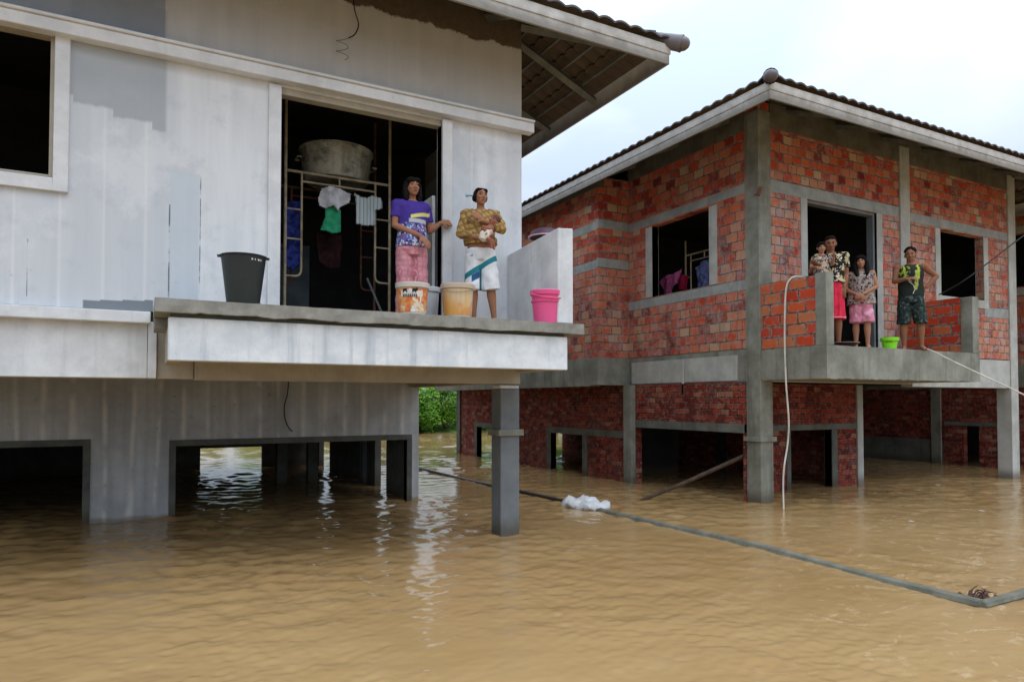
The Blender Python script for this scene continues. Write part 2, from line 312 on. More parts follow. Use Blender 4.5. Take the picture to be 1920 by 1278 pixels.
# ---------------------------------------------------------------- hip roof
def roof(par,x0,x1,y0,y1,ze,pitch=24,sides='FLRB',rafters=True,wallx=None,wally=None,fh=.235,braces=True):
    rt=bpy.data.objects.new('roof',None); rt.location=Vector((x0,y0,ze))-par.location; COL.objects.link(rt); rt.parent=par
    W=x1-x0; D=y1-y0; half=min(W,D)/2; tp=math.tan(R(pitch)); zt=ze+fh+.015
    RW=.34
    def face(o,eu,ev,L,step=.225):            # o origin corner, eu along eave, ev inward horizontal
        mb=MB(); rows=int(half/RW)+1; nu=int(L/step*6)
        wave=lambda u:.042*abs(math.sin(math.pi*u/step))**.8
        idx=[]
        for r in range(rows):
            for e in (0,1):
                v=min((r+e)*RW,half); row=[]
                for i in range(nu+1):
                    u=i*L/nu; uc=min(max(u,v),L-v) if r or e else u*(L+.14)/L-.07
                    z=zt+v*tp+wave(uc)+(.022 if e==0 else -.004)
                    p=o+eu*uc+ev*(v-(.07 if r==0 and e==0 else (.012 if e==0 else 0)))+Vector((0,0,z))
                    row.append(len(mb.v)); mb.v.append(tuple(p))
                idx.append(row)
                if r==0 and e==0:       # thickness lip at the eave
                    lip=[]
                    for k in row: q=mb.v[k]; lip.append(len(mb.v)); mb.v.append((q[0],q[1],q[2]-.024))
                    for i in range(nu): mb.f.append((lip[i],lip[i+1],row[i+1],row[i]))
        for a,b in zip(idx[:-1],idx[1:]):
            for i in range(nu):
                if (Vector(mb.v[a[i]])-Vector(mb.v[a[i+1]])).length<1e-6 and (Vector(mb.v[b[i]])-Vector(mb.v[b[i+1]])).length<1e-6: continue
                mb.f.append((a[i],a[i+1],b[i+1],b[i]))
        return mb
    V=Vector; X=V((1,0,0));Y=V((0,1,0))
    tiles=MB()
    F={'F':(V((x0,y0,0)),X,Y,W),'L':(V((x0,y1,0)),-Y,X,D),'R':(V((x1,y0,0)),Y,-X,D),'B':(V((x1,y1,0)),-X,-Y,W)}
    for s in sides:
        m=face(*F[s]); tiles.add(m.v,m.f)
    obj('roof_tiles',tiles,M['tile'],rt,edge='keep')
    # fascia boards, each with a second thinner strip on top
    a=.03
    for nm,b,c in (('fascia',(x0,x1,y0,y0+a),(x0-.012,x1+.012,y0-.012,y0)),('fascia',(x0,x0+a,y0+a,y1-a),(x0-.012,x0,y0,y1)),('fascia',(x1-a,x1,y0+a,y1-a),(x1,x1+.012,y0,y1)),('fascia',(x0,x1,y1-a,y1),(x0,x1,y1,y1+.012))):
        mb=MB().box(*b,ze,ze+fh).box(*c,ze+fh*.52,ze+fh+.004); obj(nm,mb,M['fascia'],rt,bevel=.003)
    # ridge caps on hips and ridge
    def caps(p,q,end=False):
        p=V(p);q=V(q);L=(q-p).length;n=max(1,int(L/.36));t=(q-p).normalized();up=V((0,0,1));mb=MB()
        for i in range(n):
            s=p+t*(L*i/n); e=p+t*(L*(i+1)/n+.03)
            mb.tube([s,s+t*.05,e],[.105,.098,.082],12,up=up,cap=False)
        if end: mb.ell(p,(.10,.10,.085)); 
        return mb
    rz=zt+half*tp+.04; ez=zt+.035
    if D>=W: ra=(x0+half,y0+half,rz); rb=(x0+half,y1-half,rz); hips=[((x0,y0,ez),ra),((x1,y0,ez),ra),((x0,y1,ez),rb),((x1,y1,ez),rb)]
    else: ra=(x0+half,y0+half,rz); rb=(x1-half,y0+half,rz); hips=[((x0,y0,ez),ra),((x0,y1,ez),ra),((x1,y0,ez),rb),((x1,y1,ez),rb)]
    for p,q in hips:
        p=V(p); dd=(p-V(q)).normalized(); p=p+dd*.16; obj('ridge_cap',caps(p,q,True),M['ridge'],rt,smooth=True)
    if (V(ra)-V(rb)).length>.2: obj('ridge_cap',caps(ra,rb),M['ridge'],rt,smooth=True)
    if not rafters: return rt
    wx0,wx1=wallx; wy0,wy1=wally
    for k in range(1,5):                       # battens follow the eaves
        v=k*.33-.08; z=zt+v*tp-.035
        for b in ((x0+v,x1-v,y0+v,y0+v+.035,z-.03,z),(x0+v,x0+v+.035,y0+v+.04,y1-v,z-.03,z),(x1-v-.035,x1-v,y0+v+.04,y1-v,z-.03,z)): obj('batten',MB().box(*b),M['steel'],rt)
    def raf(p,q,name='rafter'):
        obj(name,MB().tube([p,q],.045,4,up=(0,0,1),flat=1.5,cap=False),M['steel'],rt)
    zr=lambda v: zt+v*tp-.14
    for s in ('L','R'):
        o=abs((wx0-x0) if s=='L' else (x1-wx1)); y=wy0+.6
        while y<wy1:
            xa=x0+.04 if s=='L' else x1-.04; sg=1 if s=='L' else -1
            raf((xa,y,zr(.04)),(xa+sg*(o+.05),y,zr(o+.05))); y+=1.25
    x=wx0+.7; o=wy0-y0
    while x<wx1-.2: raf((x,y0+.04,zr(.04)),(x,y0+o+.05,zr(o+.05))); x+=1.25
    raf((x0+.04,y0+.04,zr(.04)),(wx0,wy0,zr(o))); raf((x1-.04,y0+.04,zr(.04)),(wx1,wy0,zr(o)))
    return rt
# ================================================================ HOUSE A (left, plastered)
A=empty('house','grey and white plastered stilt house with a doorway onto a narrow balcony','house',(-3.3,7.45,0))
YA=7.45
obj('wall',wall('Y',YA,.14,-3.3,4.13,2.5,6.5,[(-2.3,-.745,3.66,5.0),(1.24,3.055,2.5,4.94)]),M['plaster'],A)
obj('wall',wall('X',3.99,.14,7.6,19.2,2.5,6.5),M['plaster'],A)
obj('wall',wall('X',-3.3,.14,7.6,19.2,2.5,6.5),M['plaster'],A)
obj('wall',wall('Y',19.2,.14,-3.3,4.13,2.5,6.5),M['plaster'],A)
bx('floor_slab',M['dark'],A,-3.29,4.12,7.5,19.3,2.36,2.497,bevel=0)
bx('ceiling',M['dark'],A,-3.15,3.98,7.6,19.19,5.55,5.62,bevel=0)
obj('room_darkening_wall',wall('Y',10.4,.1,-3.15,3.98,2.5,5.55,[]),M['dark'],A)
obj('room_darkening_wall',wall('X',1.02,.08,7.6,10.4,2.5,5.55),M['dark'],A)
# partitions added to keep the rooms dark; cement darkened for it too
fr=obj('window_frame',frame('Y',YA,.045,.10,-2.3,-.745,3.66,5.0,.118,top=False),M['trim'],A,bevel=.005)
obj('window_reveal',frame('Y',YA,-.02,.12,-2.262,-.783,3.70,4.97,.036),M['under'],A)
pieces('door_frame',frame('Y',YA,.04,.13,1.24,3.055,2.5,4.94,.125,bottom=False,top=False),M['trim'],A)
slabs('door_head',M['under'],A,[(1.24,3.055,YA+.012,YA+.13,4.87,4.942)])
slabs('lintel_band',M['trim'],A,[(-3.36,4.245,7.325,7.448,4.965,5.085),(-3.36,4.245,7.30,7.448,5.086,5.115)],bevel=.006)
slabs('front_beam',M['white_conc'],A,[(-3.3,.03,7.44,7.7,1.86,2.495),(.034,.11,7.43,7.7,1.86,2.4)])
slabs('floor_ledge',M['white_conc'],A,[(-3.3,.055,7.335,7.438,2.375,2.485)],bevel=.007)
slabs('balcony_beam',M['under'],A,[(.115,.44,7.50,7.7,1.86,2.34),(.445,4.10,7.44,7.7,1.85,2.345)])
slabs('side_beam',M['under'],A,[(3.88,4.1,7.71,19.3,1.86,2.355),(-3.28,-3.05,7.71,19.3,1.86,2.355)])
obj('balcony_slab',rough_slab(.075,4.35,6.40,7.32,2.386,2.50),M['slab'],A)
bx('slab_haunch',M['slab'],A,.08,.20,6.9,7.32,2.285,2.383)
slabs('balcony_fascia',M['balc_beam'],A,[(.18,4.17,6.465,6.60,1.985,2.352)],bevel=.006)
bx('gap_shade_strip',M['frameA'],A,.20,4.15,6.50,6.60,2.3525,2.384,bevel=0)  # dark strip standing in for the shade under the slab edge
bx('jamb_lining',M['trim'],A,3.0,3.04,7.60,8.05,2.5,4.08)
slabs('balcony_end_beam',M['under'],A,[(.18,.30,6.61,7.43,1.99,2.28),(4.05,4.17,6.61,7.43,1.99,2.383)])
bx('balcony_soffit',M['under'],A,.305,4.045,6.605,7.435,2.25,2.38,bevel=0)
obj('parapet',MB().add([(4.045,6.46,2.503),(4.245,6.46,2.503),(4.245,7.445,2.503),(3.93,7.445,2.503),(4.045,6.46,3.565),(4.245,6.46,3.58),(4.245,7.445,3.47),(3.93,7.445,3.43)],[(3,2,1,0),(4,5,6,7),(0,1,5,4),(1,2,6,5),(2,3,7,6),(3,0,4,7)]),M['white_conc'],A,bevel=.01)
def column(par,x0,x1,y0,y1,z1,mat,clampz=None,name='column'):
    c=bx(name,mat,par,x0,x1,y0,y1,-.6,z1,bevel=.006)
    if clampz:
        mb=wall('Y',y0-.03,(y1-y0)+.06,x0-.05,x1+.05,clampz,clampz+.075)
        obj('column_collar',MB().box(x0-.035,x1+.045,y0-.035,y0-.001,clampz,clampz+.075).box(x0-.04,x0-.001,y0-.03,y1+.03,clampz,clampz+.075).box(x1+.001,x1+.035,y0,y1+.03,clampz,clampz+.075),M['conc'],c,bevel=.003)
    return c
ca=column(A,3.838,4.098,7.45,7.70,1.79,M['colA'],1.215)
bx('column_cap',M['trim'],ca,3.84,4.096,7.46,7.69,1.792,1.83)
column(A,-3.3,-3.05,7.45,7.70,1.85,M['colA'])
for yy in (13.5,19.0): column(A,3.87,4.1,yy,yy+.24,1.85,M['colA']); column(A,-3.28,-3.05,yy,yy+.24,1.85,M['colA'])
YL=10.85
obj('lower_wall',wall('Y',YL,.13,-3.3,4.055,-.6,2.33,[(.42,3.845,-.6,1.0),(-2.9,-.70,-.6,1.04)]),M['lowwall'],A)
obj('lower_opening_frame',frame('Y',YL,.02,.16,.42,3.845,-.6,1.0,.085,bottom=False),M['frameA'],A,bevel=.004)
obj('lower_opening_frame',frame('Y',YL,.02,.16,-2.9,-.70,-.6,1.04,.085,bottom=False),M['frameA'],A,bevel=.004)
obj('lower_side_wall',wall('X',3.95,.12,10.99,18.0,-.6,2.33,[(12.25,12.95,-.6,1.2),(16.6,17.7,-.6,1.2)]),M['frameA'],A)
obj('lower_side_wall',wall('X',-3.25,.12,10.99,18.0,-.6,2.33),M['frameA'],A)
obj('lower_rear_wall',wall('Y',18.0,.12,-3.3,4.07,-.6,2.33,[(1.22,2.62,-.6,.5)]),M['frameA'],A)
obj('lower_inner_wall',wall('X',.2,.1,10.99,13.5,-.6,2.33),M['dark'],A)
for cx_ in (.35,2.35,2.95): column(A,cx_,cx_+.2,14.2,14.4,2.33,M['frameA'])
roof(A,-4.86,5.70,6.50,20.2,5.805,wallx=(-3.3,4.13),wally=(7.45,19.2))
# ================================================================ HOUSE B (right, raw brick)
B=empty('house','unplastered red brick stilt house on the right with three adults on its corner balcony','house',(8.7,7.83,0))
YB=7.83;XB=8.7;T=.15
obj('front_wall',wall('Y',YB,T,XB+.02,16.35,2.5,6.5,[(9.86,11.72,2.5,5.05),(13.69,15.2,3.69,5.0)]),M['brick'],B)
obj('side_wall',wall('X',XB,T,YB+T,11.2,2.5,6.5,[(8.92,10.45,3.65,5.03)]),M['brick_side'],B)
obj('bay_front_wall',wall('Y',11.2,T,7.95,XB+T,2.5,6.12),M['brick_side'],B)
obj('bay_side_wall',wall('X',7.95,T,11.2+T,19.6,2.5,6.12,[(12.3,13.7,4.45,5.0)]),M['brick_side'],B)
obj('rear_wall',wall('Y',19.6,T,7.95,16.4,2.5,6.12),M['brick_side'],B)
obj('side_wall',wall('X',16.22,T,YB+T,19.6,2.5,6.5),M['brick_side'],B)
slabs('cement_band',M['conc_band'],B,[(8.98,12.39,YB-.006,YB+.05,5.052,5.25),(12.69,16.15,YB-.006,YB+.05,5.02,5.19),(15.21,16.15,YB-.006,YB+.05,3.36,3.56),(12.69,13.69,YB-.006,YB+.05,3.36,3.54)],bevel=.003)
slabs('cement_band',M['conc_band'],B,[(XB-.006,XB+.05,8.1,11.19,5.06,5.22),(XB-.006,XB+.05,8.1,11.19,3.46,3.63)],bevel=.003)
slabs('cement_band',M['conc_band'],B,[(7.944,XB-.007,11.194,11.25,5.08,5.26),(7.944,8.0,11.255,19.6,5.05,5.22),(7.944,XB-.007,11.194,11.25,4.30,4.48),(7.944,8.0,11.255,19.6,4.27,4.44)],bevel=.003)
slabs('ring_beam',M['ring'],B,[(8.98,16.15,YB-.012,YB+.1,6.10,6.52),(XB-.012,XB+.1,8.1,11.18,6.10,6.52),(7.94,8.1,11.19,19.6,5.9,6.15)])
pieces('door_frame',frame('Y',YB,.012,.16,9.86,11.72,2.5,5.05,.16,bottom=False,top=False),M['conc_l'],B)
obj('door_reveal',frame('Y',YB,-.03,.155,9.90,11.66,2.5,5.0,.05,bottom=False),M['colA'],B)
obj('window_frame',frame('Y',YB,.012,.16,13.69,15.2,3.69,5.0,.165,top=False),M['conc_l'],B,bevel=.004)
pieces('window_frame',frame('X',XB,.012,.16,8.92,10.45,3.65,5.03,.19,top=False,bottom=False),M['conc_l'],B)
pieces('window_frame',frame('X',7.95,.012,.16,12.3,13.7,4.45,5.0,.12,top=False,bottom=False),M['conc_band'],B)
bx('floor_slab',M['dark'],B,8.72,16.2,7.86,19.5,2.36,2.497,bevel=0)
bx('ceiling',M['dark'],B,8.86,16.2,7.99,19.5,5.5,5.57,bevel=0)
obj('room_darkening_wall',wall('X',12.45,.1,8.0,19.5,2.5,5.5),M['dark'],B); obj('room_darkening_wall',wall('X',16.1,.1,8.0,19.5,2.5,5.5),M['dark'],B); obj('room_darkening_wall',wall('Y',12.6,.1,8.86,12.45,2.5,5.5),M['dark'],B)  # far-right lining wall added to keep the window opening black
c=column(B,XB-.014,XB+.27,YB-.022,YB+.27,6.35,M['conc'],.985,'corner_column')
bx('wall_column',M['conc_l'],B,12.40,12.69,YB-.03,YB+.12,2.45,6.4)
slabs('floor_beam',M['conc'],B,[(XB+.01,XB+.24,8.10,11.18,1.95,2.497)]); bx('beam_plaster',M['conc_l'],B,XB-.004,XB+.009,8.3,11.1,1.975,2.40,bevel=0)
slabs('floor_beam',M['conc_l'],B,[(12.70,16.1,YB-.02,YB+.2,1.90,2.48),(8.98,12.695,YB+.0,YB+.2,1.95,2.44)])
slabs('floor_beam',M['conc'],B,[(7.93,XB+.2,11.19,11.45,1.95,2.497),(7.93,8.16,11.455,19.75,1.93,2.497)])
bx('bay_soffit',M['conc'],B,8.17,8.72,11.46,19.7,2.2,2.4,bevel=0)
c=column(B,16.12,16.40,YB-.03,YB+.26,6.5,M['conc_l'],None,'corner_column')
column(B,8.53,8.74,10.93,11.17,1.949,M['conc'])
obj('wall_hook',MB().tube([(8.60,7.82,4.93),(8.60,7.70,4.95),(8.54,7.70,4.99)],.012,6).tube([(8.58,7.72,4.90),(8.62,7.70,5.03)],.03,8),M['rust'],B)
bx('downpipe',M['conc_l'],B,XB-.05,XB-.015,9.55,9.59,1.75,2.40)
# balcony
obj('balcony_slab',rough_slab(XB+.002,12.65,6.60,7.80,1.965,2.45,.010,7),M['conc'],B)
obj('balcony_post',MB().box(8.705,8.875,6.603,6.79,2.452,3.515),M['conc'],B,bevel=.006)
obj('parapet',MB().box(8.715,8.855,6.792,7.808,2.452,3.50),M['brick_red'],B)
obj('balcony_post',MB().box(12.46,12.645,6.603,6.80,2.452,3.42),M['conc'],B,bevel=.006)
obj('parapet',MB().box(12.48,12.63,6.802,7.79,2.452,3.43),M['brick_red'],B)
# lower storey
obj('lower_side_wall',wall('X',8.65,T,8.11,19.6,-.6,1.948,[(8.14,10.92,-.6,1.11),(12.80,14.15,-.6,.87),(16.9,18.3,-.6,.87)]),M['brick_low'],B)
slabs('lower_lintel',M['conc_d'],B,[(8.64,8.76,8.11,10.925,1.11,1.255),(8.64,8.76,11.18,14.35,.872,1.02),(8.64,8.76,16.7,18.5,.872,1.0)])
slabs('lower_jamb',M['conc_d'],B,[(8.635,8.79,14.15,14.34,-.6,.871),(8.635,8.79,12.62,12.80,-.6,.871),(8.635,8.79,16.75,16.9,-.6,.871),(8.635,8.79,18.3,18.45,-.6,.871),(8.6,8.82,19.45,19.7,-.6,1.949)])
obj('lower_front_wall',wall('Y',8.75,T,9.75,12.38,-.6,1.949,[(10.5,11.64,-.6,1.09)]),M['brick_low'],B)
slabs('lower_lintel',M['conc_d'],B,[(9.76,12.37,8.74,8.86,1.09,1.20)]); slabs('lower_jamb',M['conc_d'],B,[(10.38,10.5,8.735,8.91,-.6,1.089),(11.64,11.80,8.735,8.91,-.6,1.089)])
column(B,12.385,12.56,8.72,8.93,1.949,M['conc_l'])
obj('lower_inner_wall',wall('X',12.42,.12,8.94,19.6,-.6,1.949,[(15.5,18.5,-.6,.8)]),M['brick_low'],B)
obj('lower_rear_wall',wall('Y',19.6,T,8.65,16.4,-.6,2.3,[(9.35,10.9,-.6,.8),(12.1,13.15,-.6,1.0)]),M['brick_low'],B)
obj('lower_inner_wall',wall('Y',12.2,.12,8.81,12.41,-.6,1.949,[(10.9,12.2,-.6,.9)]),M['dark'],B)
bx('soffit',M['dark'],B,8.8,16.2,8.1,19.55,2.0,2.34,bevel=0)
roof(B,7.55,17.25,6.57,20.9,5.80,wallx=(8.7,16.35),wally=(7.83,19.6))
# ================================================================ HOUSE C (edge of frame)
Cc=empty('house','red brick stilt house glimpsed at the right edge behind the pale corner column','house',(18.4,7.6,0))
obj('side_wall',wall('X',18.4,T,7.6,19.4,2.5,6.5,[(7.9,9.2,4.35,5.62)]),M['brick_side'],Cc)
obj('front_wall',wall('Y',7.6,T,18.55,26,2.5,6.5,[(20,22,2.5,5)]),M['brick'],Cc); obj('rear_wall',wall('Y',19.4,T,18.4,26,2.5,6.5),M['brick'],Cc); obj('side_wall',wall('X',25.85,T,7.75,19.4,2.5,6.5),M['brick'],Cc)
slabs('cement_band',M['conc_l'],Cc,[(18.39,18.45,7.6,19.4,5.63,5.8),(18.39,18.45,7.6,19.4,4.15,4.33)])
bx('floor_slab',M['conc'],Cc,18.38,26,7.58,19.4,1.95,2.498,bevel=0); bx('ceiling',M['dark'],Cc,18.56,25.8,7.8,19.3,5.9,6,bevel=0)
obj('room_darkening_wall',wall('X',20.0,.1,7.8,19.3,2.5,5.9),M['dark'],Cc)
obj('lower_side_wall',wall('X',18.42,T,8.0,19.4,.62,1.949,[(9.66,10.02,.62,1.0)]),M['brick_low'],Cc)
obj('lower_side_plaster',wall('X',18.41,T,10.87,19.4,-.6,.615),M['conc_d'],Cc)
obj('lower_side_wall',wall('X',18.42,T,8.0,10.55,-.6,.615,[(9.66,10.02,-.6,.615)]),M['brick_low'],Cc)
slabs('lower_lintel',M['conc_d'],Cc,[(18.40,18.5,8.6,10.5,1.0,1.1)])
for p in ((18.38,10.57),(18.38,7.6),(25.8,7.6)): column(Cc,p[0],p[0]+.24,p[1],p[1]+.26,1.949,M['conc'])
obj('lower_inner_wall',wall('Y',13.5,.1,18.6,25,-.6,1.949),M['dark'],Cc); obj('lower_inner_wall',wall('X',20.2,.1,8.2,13.4,-.6,1.949),M['dark'],Cc)
roof(Cc,17.38,27,6.5,20.6,5.80,wallx=(18.4,26),wally=(7.6,19.4))
# ---------------------------------------------------------------- small materials
def cyl_uv(n):      # angle (turns) and height of an object whose axis is local z
    x,y,z=n.xyz(n.tc.outputs['Object']); a=n.math('DIVIDE',n.math('ARCTAN2',x,n.math('MULTIPLY',y,-1)),6.28318); return a,z   # 0 faces -Y
def label_mat(kind):
    n=N('bucket_label_'+kind); a,z=cyl_uv(n); P=n.tc.outputs['Object']
    white=n.mix(n.noise(P,25,5),(.62,.58,.52),(.78,.76,.72))
    if kind=='orange':
        c=n.mix(n.smooth(n.noise(P,14,4),.4,.62),(.62,.15,.035),(.70,.33,.12))
        c=n.mix(n.smooth(n.noise(P,9,3),.56,.60),c,(.70,.62,.45))
        c=n.mix(n.box(a,z,-.13,.115,.185,.245,.004),c,white)
    else:
        st=n.noise(n.scale(P,(30,30,1.2)),1,4); g=n.smooth(n.math('ADD',z,n.math('MULTIPLY',a,.5)),.05,.26)
        c=n.mix(g,(.60,.30,.08),(.62,.50,.34)); c=n.mix(n.smooth(st,.45,.65),c,(.66,.40,.10))
        c=n.mix(n.math('MULTIPLY',n.smooth(n.noise(P,6,3),.5,.65),.6),c,(.62,.22,.08))
    return n.fin(c,.45,.4)
def plast(nm,c,r=.4):
    n=N(nm); P=n.tc.outputs['Object']; k=n.mix(n.noise(P,7,4),tuple(q*.85 for q in c),c); k=n.mix(n.math('MULTIPLY',n.smooth(n.noise(P,16,6,.75),.55,.72),.4),k,tuple(q*.45+.04 for q in c)); return n.fin(k,r,.4)
P_={'black':plast('black_plastic',(.018,.024,.022),.45),'white':plast('dirty_white_plastic',(.62,.58,.52)),'cream':plast('cream_plastic',(.60,.49,.38)),
 'pink':plast('pink_plastic',(.85,.11,.30)),'pinkw':plast('pale_pink_plastic',(.80,.62,.68)),'green':plast('lime_plastic',(.25,.80,.02)),'grey':plast('pale_grey_plastic',(.48,.52,.56)),
 'wire':simple('bail_wire',(.25,.24,.23),.4),'blk':simple('black_print',(.012,.012,.012),.5),'wht':simple('white_print',(.7,.7,.7),.5)}
def bucket(label,x,y,z,rb,rt,h,mat,rim=None,lab=None,rz=0,handle=True,cat='bucket',lid=False,lugs=True,down=True,name='bucket'):
    r=empty(name,label,cat,(x,y,z),rz)
    th=.006; prof=[(0,.004),(rb-.012,.0),(rb,.008),(rb+(rt-rb)*.5,h*.5),(rt,h-.012),(rt+.012,h-.010),(rt+.013,h),(rt-th,h),(rt-th*1.2,h-.02),(rb-th,.014),(0,.014)]
    obj('shell',MB().lathe((0,0,0),prof,40),mat,r,smooth=True,local=True)
    rr=lambda zz: rb+(rt-rb)*zz/h
    if rim: obj('rim',MB().lathe((0,0,0),[(rt+.001,h-.045),(rt+.012,h-.045),(rt+.014,h-.03),(rt+.010,h-.028),(rt+.016,h-.006),(rt+.014,h+.004),(rt-.004,h+.004)],40),rim,r,smooth=True,local=True)
    if lab: obj('label_band',MB().lathe((0,0,0),[(rr(.03)+.0015,.03),(rr(h*.5)+.002,h*.5),(rr(h-.055)+.0015,h-.055)],40),lab,r,smooth=True,local=True)
    if handle:
        pts=[]
        for i in range(17):
            q=math.pi*i/16; a=(rt+.02)*math.cos(q); hang=math.sin(q)*(rt*.62)
            pts.append((a,-(rt+.012)*math.sin(q)*.98-.004,h-.035-hang*.55) if down else (a,0,h-.03+hang))
        obj('handle',MB().tube(pts,.008 if mat is P_['pink'] else .004,6),P_['wire'] if mat is not P_['pink'] else P_['pink'],r,smooth=True,local=True)
        if lugs:
            for s in (-1,1): obj('lug',MB().box(min(s*rt,s*(rt+.022)),max(s*rt,s*(rt+.022)),-.016,.016,h-.055,h-.018),mat,r,local=True,bevel=.003)
    return r
def patch(rb,rt,h,a0,a1,z0,z1,mat,parent,name,off=.004):
    mb=MB(); n=6; vs=[]
    for zz in (z0,z1):
        for i in range(n+1):
            a=a0+(a1-a0)*i/n; q=rb+(rt-rb)*zz/h+off; vs.append((q*math.sin(a),-q*math.cos(a),zz))
    mb.add(vs,[(i,i+1,n+1+i+1,n+1+i) for i in range(n)]); return mb
FC=lambda x,y: math.atan2(-x,y)*-1*-1      # rotation about z turning local -Y towards the camera
k=bucket('large black rubbery bucket standing alone at the left end of the balcony ledge',.79,6.63,2.50,.140,.192,.45,P_['black'],rz=FC(.79,6.64),handle=False)
mb=MB()
for i,(w_) in enumerate((.035,.02,.05,.03)):
    a=.35+i*.16; m=patch(.140,.192,.45,a,a+w_*2,.395,.41,None,None,''); mb.add(m.v,m.f)
obj('print',mb,P_['wht'],k,local=True); obj('base_ring',MB().lathe((0,0,0),[(.128,0),(.146,.004),(.150,.03),(.142,.034)],40),P_['black'],k,smooth=True,local=True)
for s in (-1,1): obj('grip_lug',MB().box(min(s*.188,s*.222),max(s*.188,s*.222),-.035,.035,.436,.45),P_['black'],k,local=True,bevel=.004)
k=bucket('white rimmed paint bucket with orange label and black print below the woman in purple',2.405,6.63,2.50,.135,.160,.325,P_['white'],P_['white'],label_mat('orange'),rz=FC(2.4,6.6),handle=False)
em=MB()      # dark emblem: two blocky animals with a ragged word below them
for a0,a1,z0,z1 in ((-.62,-.36,.235,.262),(-.66,-.58,.222,.25),(-.40,-.33,.222,.238),(-.02,.26,.232,.262),(.22,.34,.240,.270),(.0,.05,.218,.236),(.18,.23,.218,.236)):
    m=patch(.135,.160,.325,a0,a1,z0,z1,None,None,''); em.add(m.v,m.f)
obj('emblem',em,P_['blk'],k,local=True)
wd=MB()
for i in range(8):
    a=-.66+i*.125
    for (p,q,z0,z1) in ((0,.035,.178,.212),(.05,.085,.178,.206),(0,.085,.19+.004*(i%2),.199)):
        m=patch(.135,.160,.325,a+p,a+q,z0,z1,None,None,''); wd.add(m.v,m.f)
obj('lettering',wd,P_['blk'],k,local=True)
sp=MB()
for a0,a1,z0,z1 in ((-.24,-.02,.225,.262),(-.12,.18,.03,.062),(-.05,.10,.06,.09),(.5,.62,.12,.2)):
    m=patch(.135,.160,.325,a0,a1,z0,z1,None,None,''); sp.add(m.v,m.f)
obj('white_patch',sp,P_['wht'],k,local=True)
k=bucket('cream lidded bucket with faded yellow and orange streaked label by the standing mother',2.905,6.63,2.50,.145,.166,.355,P_['cream'],P_['cream'],label_mat('yellow'),rz=FC(2.9,6.6))
bucket('bright pink plastic bucket with pale inside rim in front of the balcony end wall',3.975,6.61,2.50,.135,.163,.365,P_['pink'],P_['pink'],rz=FC(3.97,6.6)+.5)
lo=COL.objects; pk=[o for o in lo if o.get('label','').startswith('bright pink')][0]
obj('band',MB().lathe((0,0,0),[(.152,.235),(.166,.24),(.168,.262),(.156,.266)],40),P_['pink'],pk,smooth=True,local=True)
obj('inner_rim',MB().lathe((0,0,0),[(.170,.362),(.174,.376),(.163,.378),(.159,.362)],40),P_['pinkw'],pk,smooth=True,local=True)
bucket('slim pale grey pail half hidden behind the orange labelled paint bucket',2.71,6.98,2.50,.10,.12,.36,P_['grey'],P_['grey'],rz=FC(2.7,7),cat='pail',handle=False,name='pail')
g=bucket('small lime green square sided pail between the woman and the man on the brick balcony',10.38,6.74,2.452,.095,.122,.175,P_['green'],P_['green'],rz=FC(10.3,6.7),cat='pail',handle=False,name='pail')
obj('label_mark',patch(.095,.122,.175,-.5,.4,.105,.118,None,None,'',.006),simple('dark_green_print',(.05,.25,.02)),g,local=True)
# shallow basin behind the corner post of the brick balcony
r=empty('basin','shallow dark basin with thin pale rim on the brick balcony floor beside the corner post','basin',(9.45,6.9,2.452)); r.scale=(.8,.8,.6)
obj('bowl',MB().lathe((0,0,0),[(0,.005),(.2,.0),(.30,.12),(.295,.12),(.2,.012),(0,.014)],36),simple('dark_enamel',(.05,.02,.02),.4),r,smooth=True,local=True)
obj('rim',MB().lathe((0,0,0),[(.29,.115),(.31,.113),(.312,.123),(.292,.125)],36),simple('pale_rim',(.45,.36,.28),.5),r,smooth=True,local=True)
# hat on the parapet
r=empty('basin','small dark pink rimmed basin lying upside down on the grey balcony end wall','basin',(4.19,6.98,3.572),.3)
r.scale=(1,1,1)
obj('bowl',MB().lathe((0,0,0),[(.0,.105),(.10,.103),(.15,.085),(.185,.03),(.19,.0),(.18,.0),(.14,.07),(0,.09)],30),simple('dark_mauve_plastic',(.10,.06,.085),.5),r,smooth=True,local=True)
obj('rim',MB().lathe((0,0,0),[(.186,.0),(.205,.002),(.205,.014),(.188,.018)],30),simple('pink_rim',(.68,.40,.48),.5),r,smooth=True,local=True)
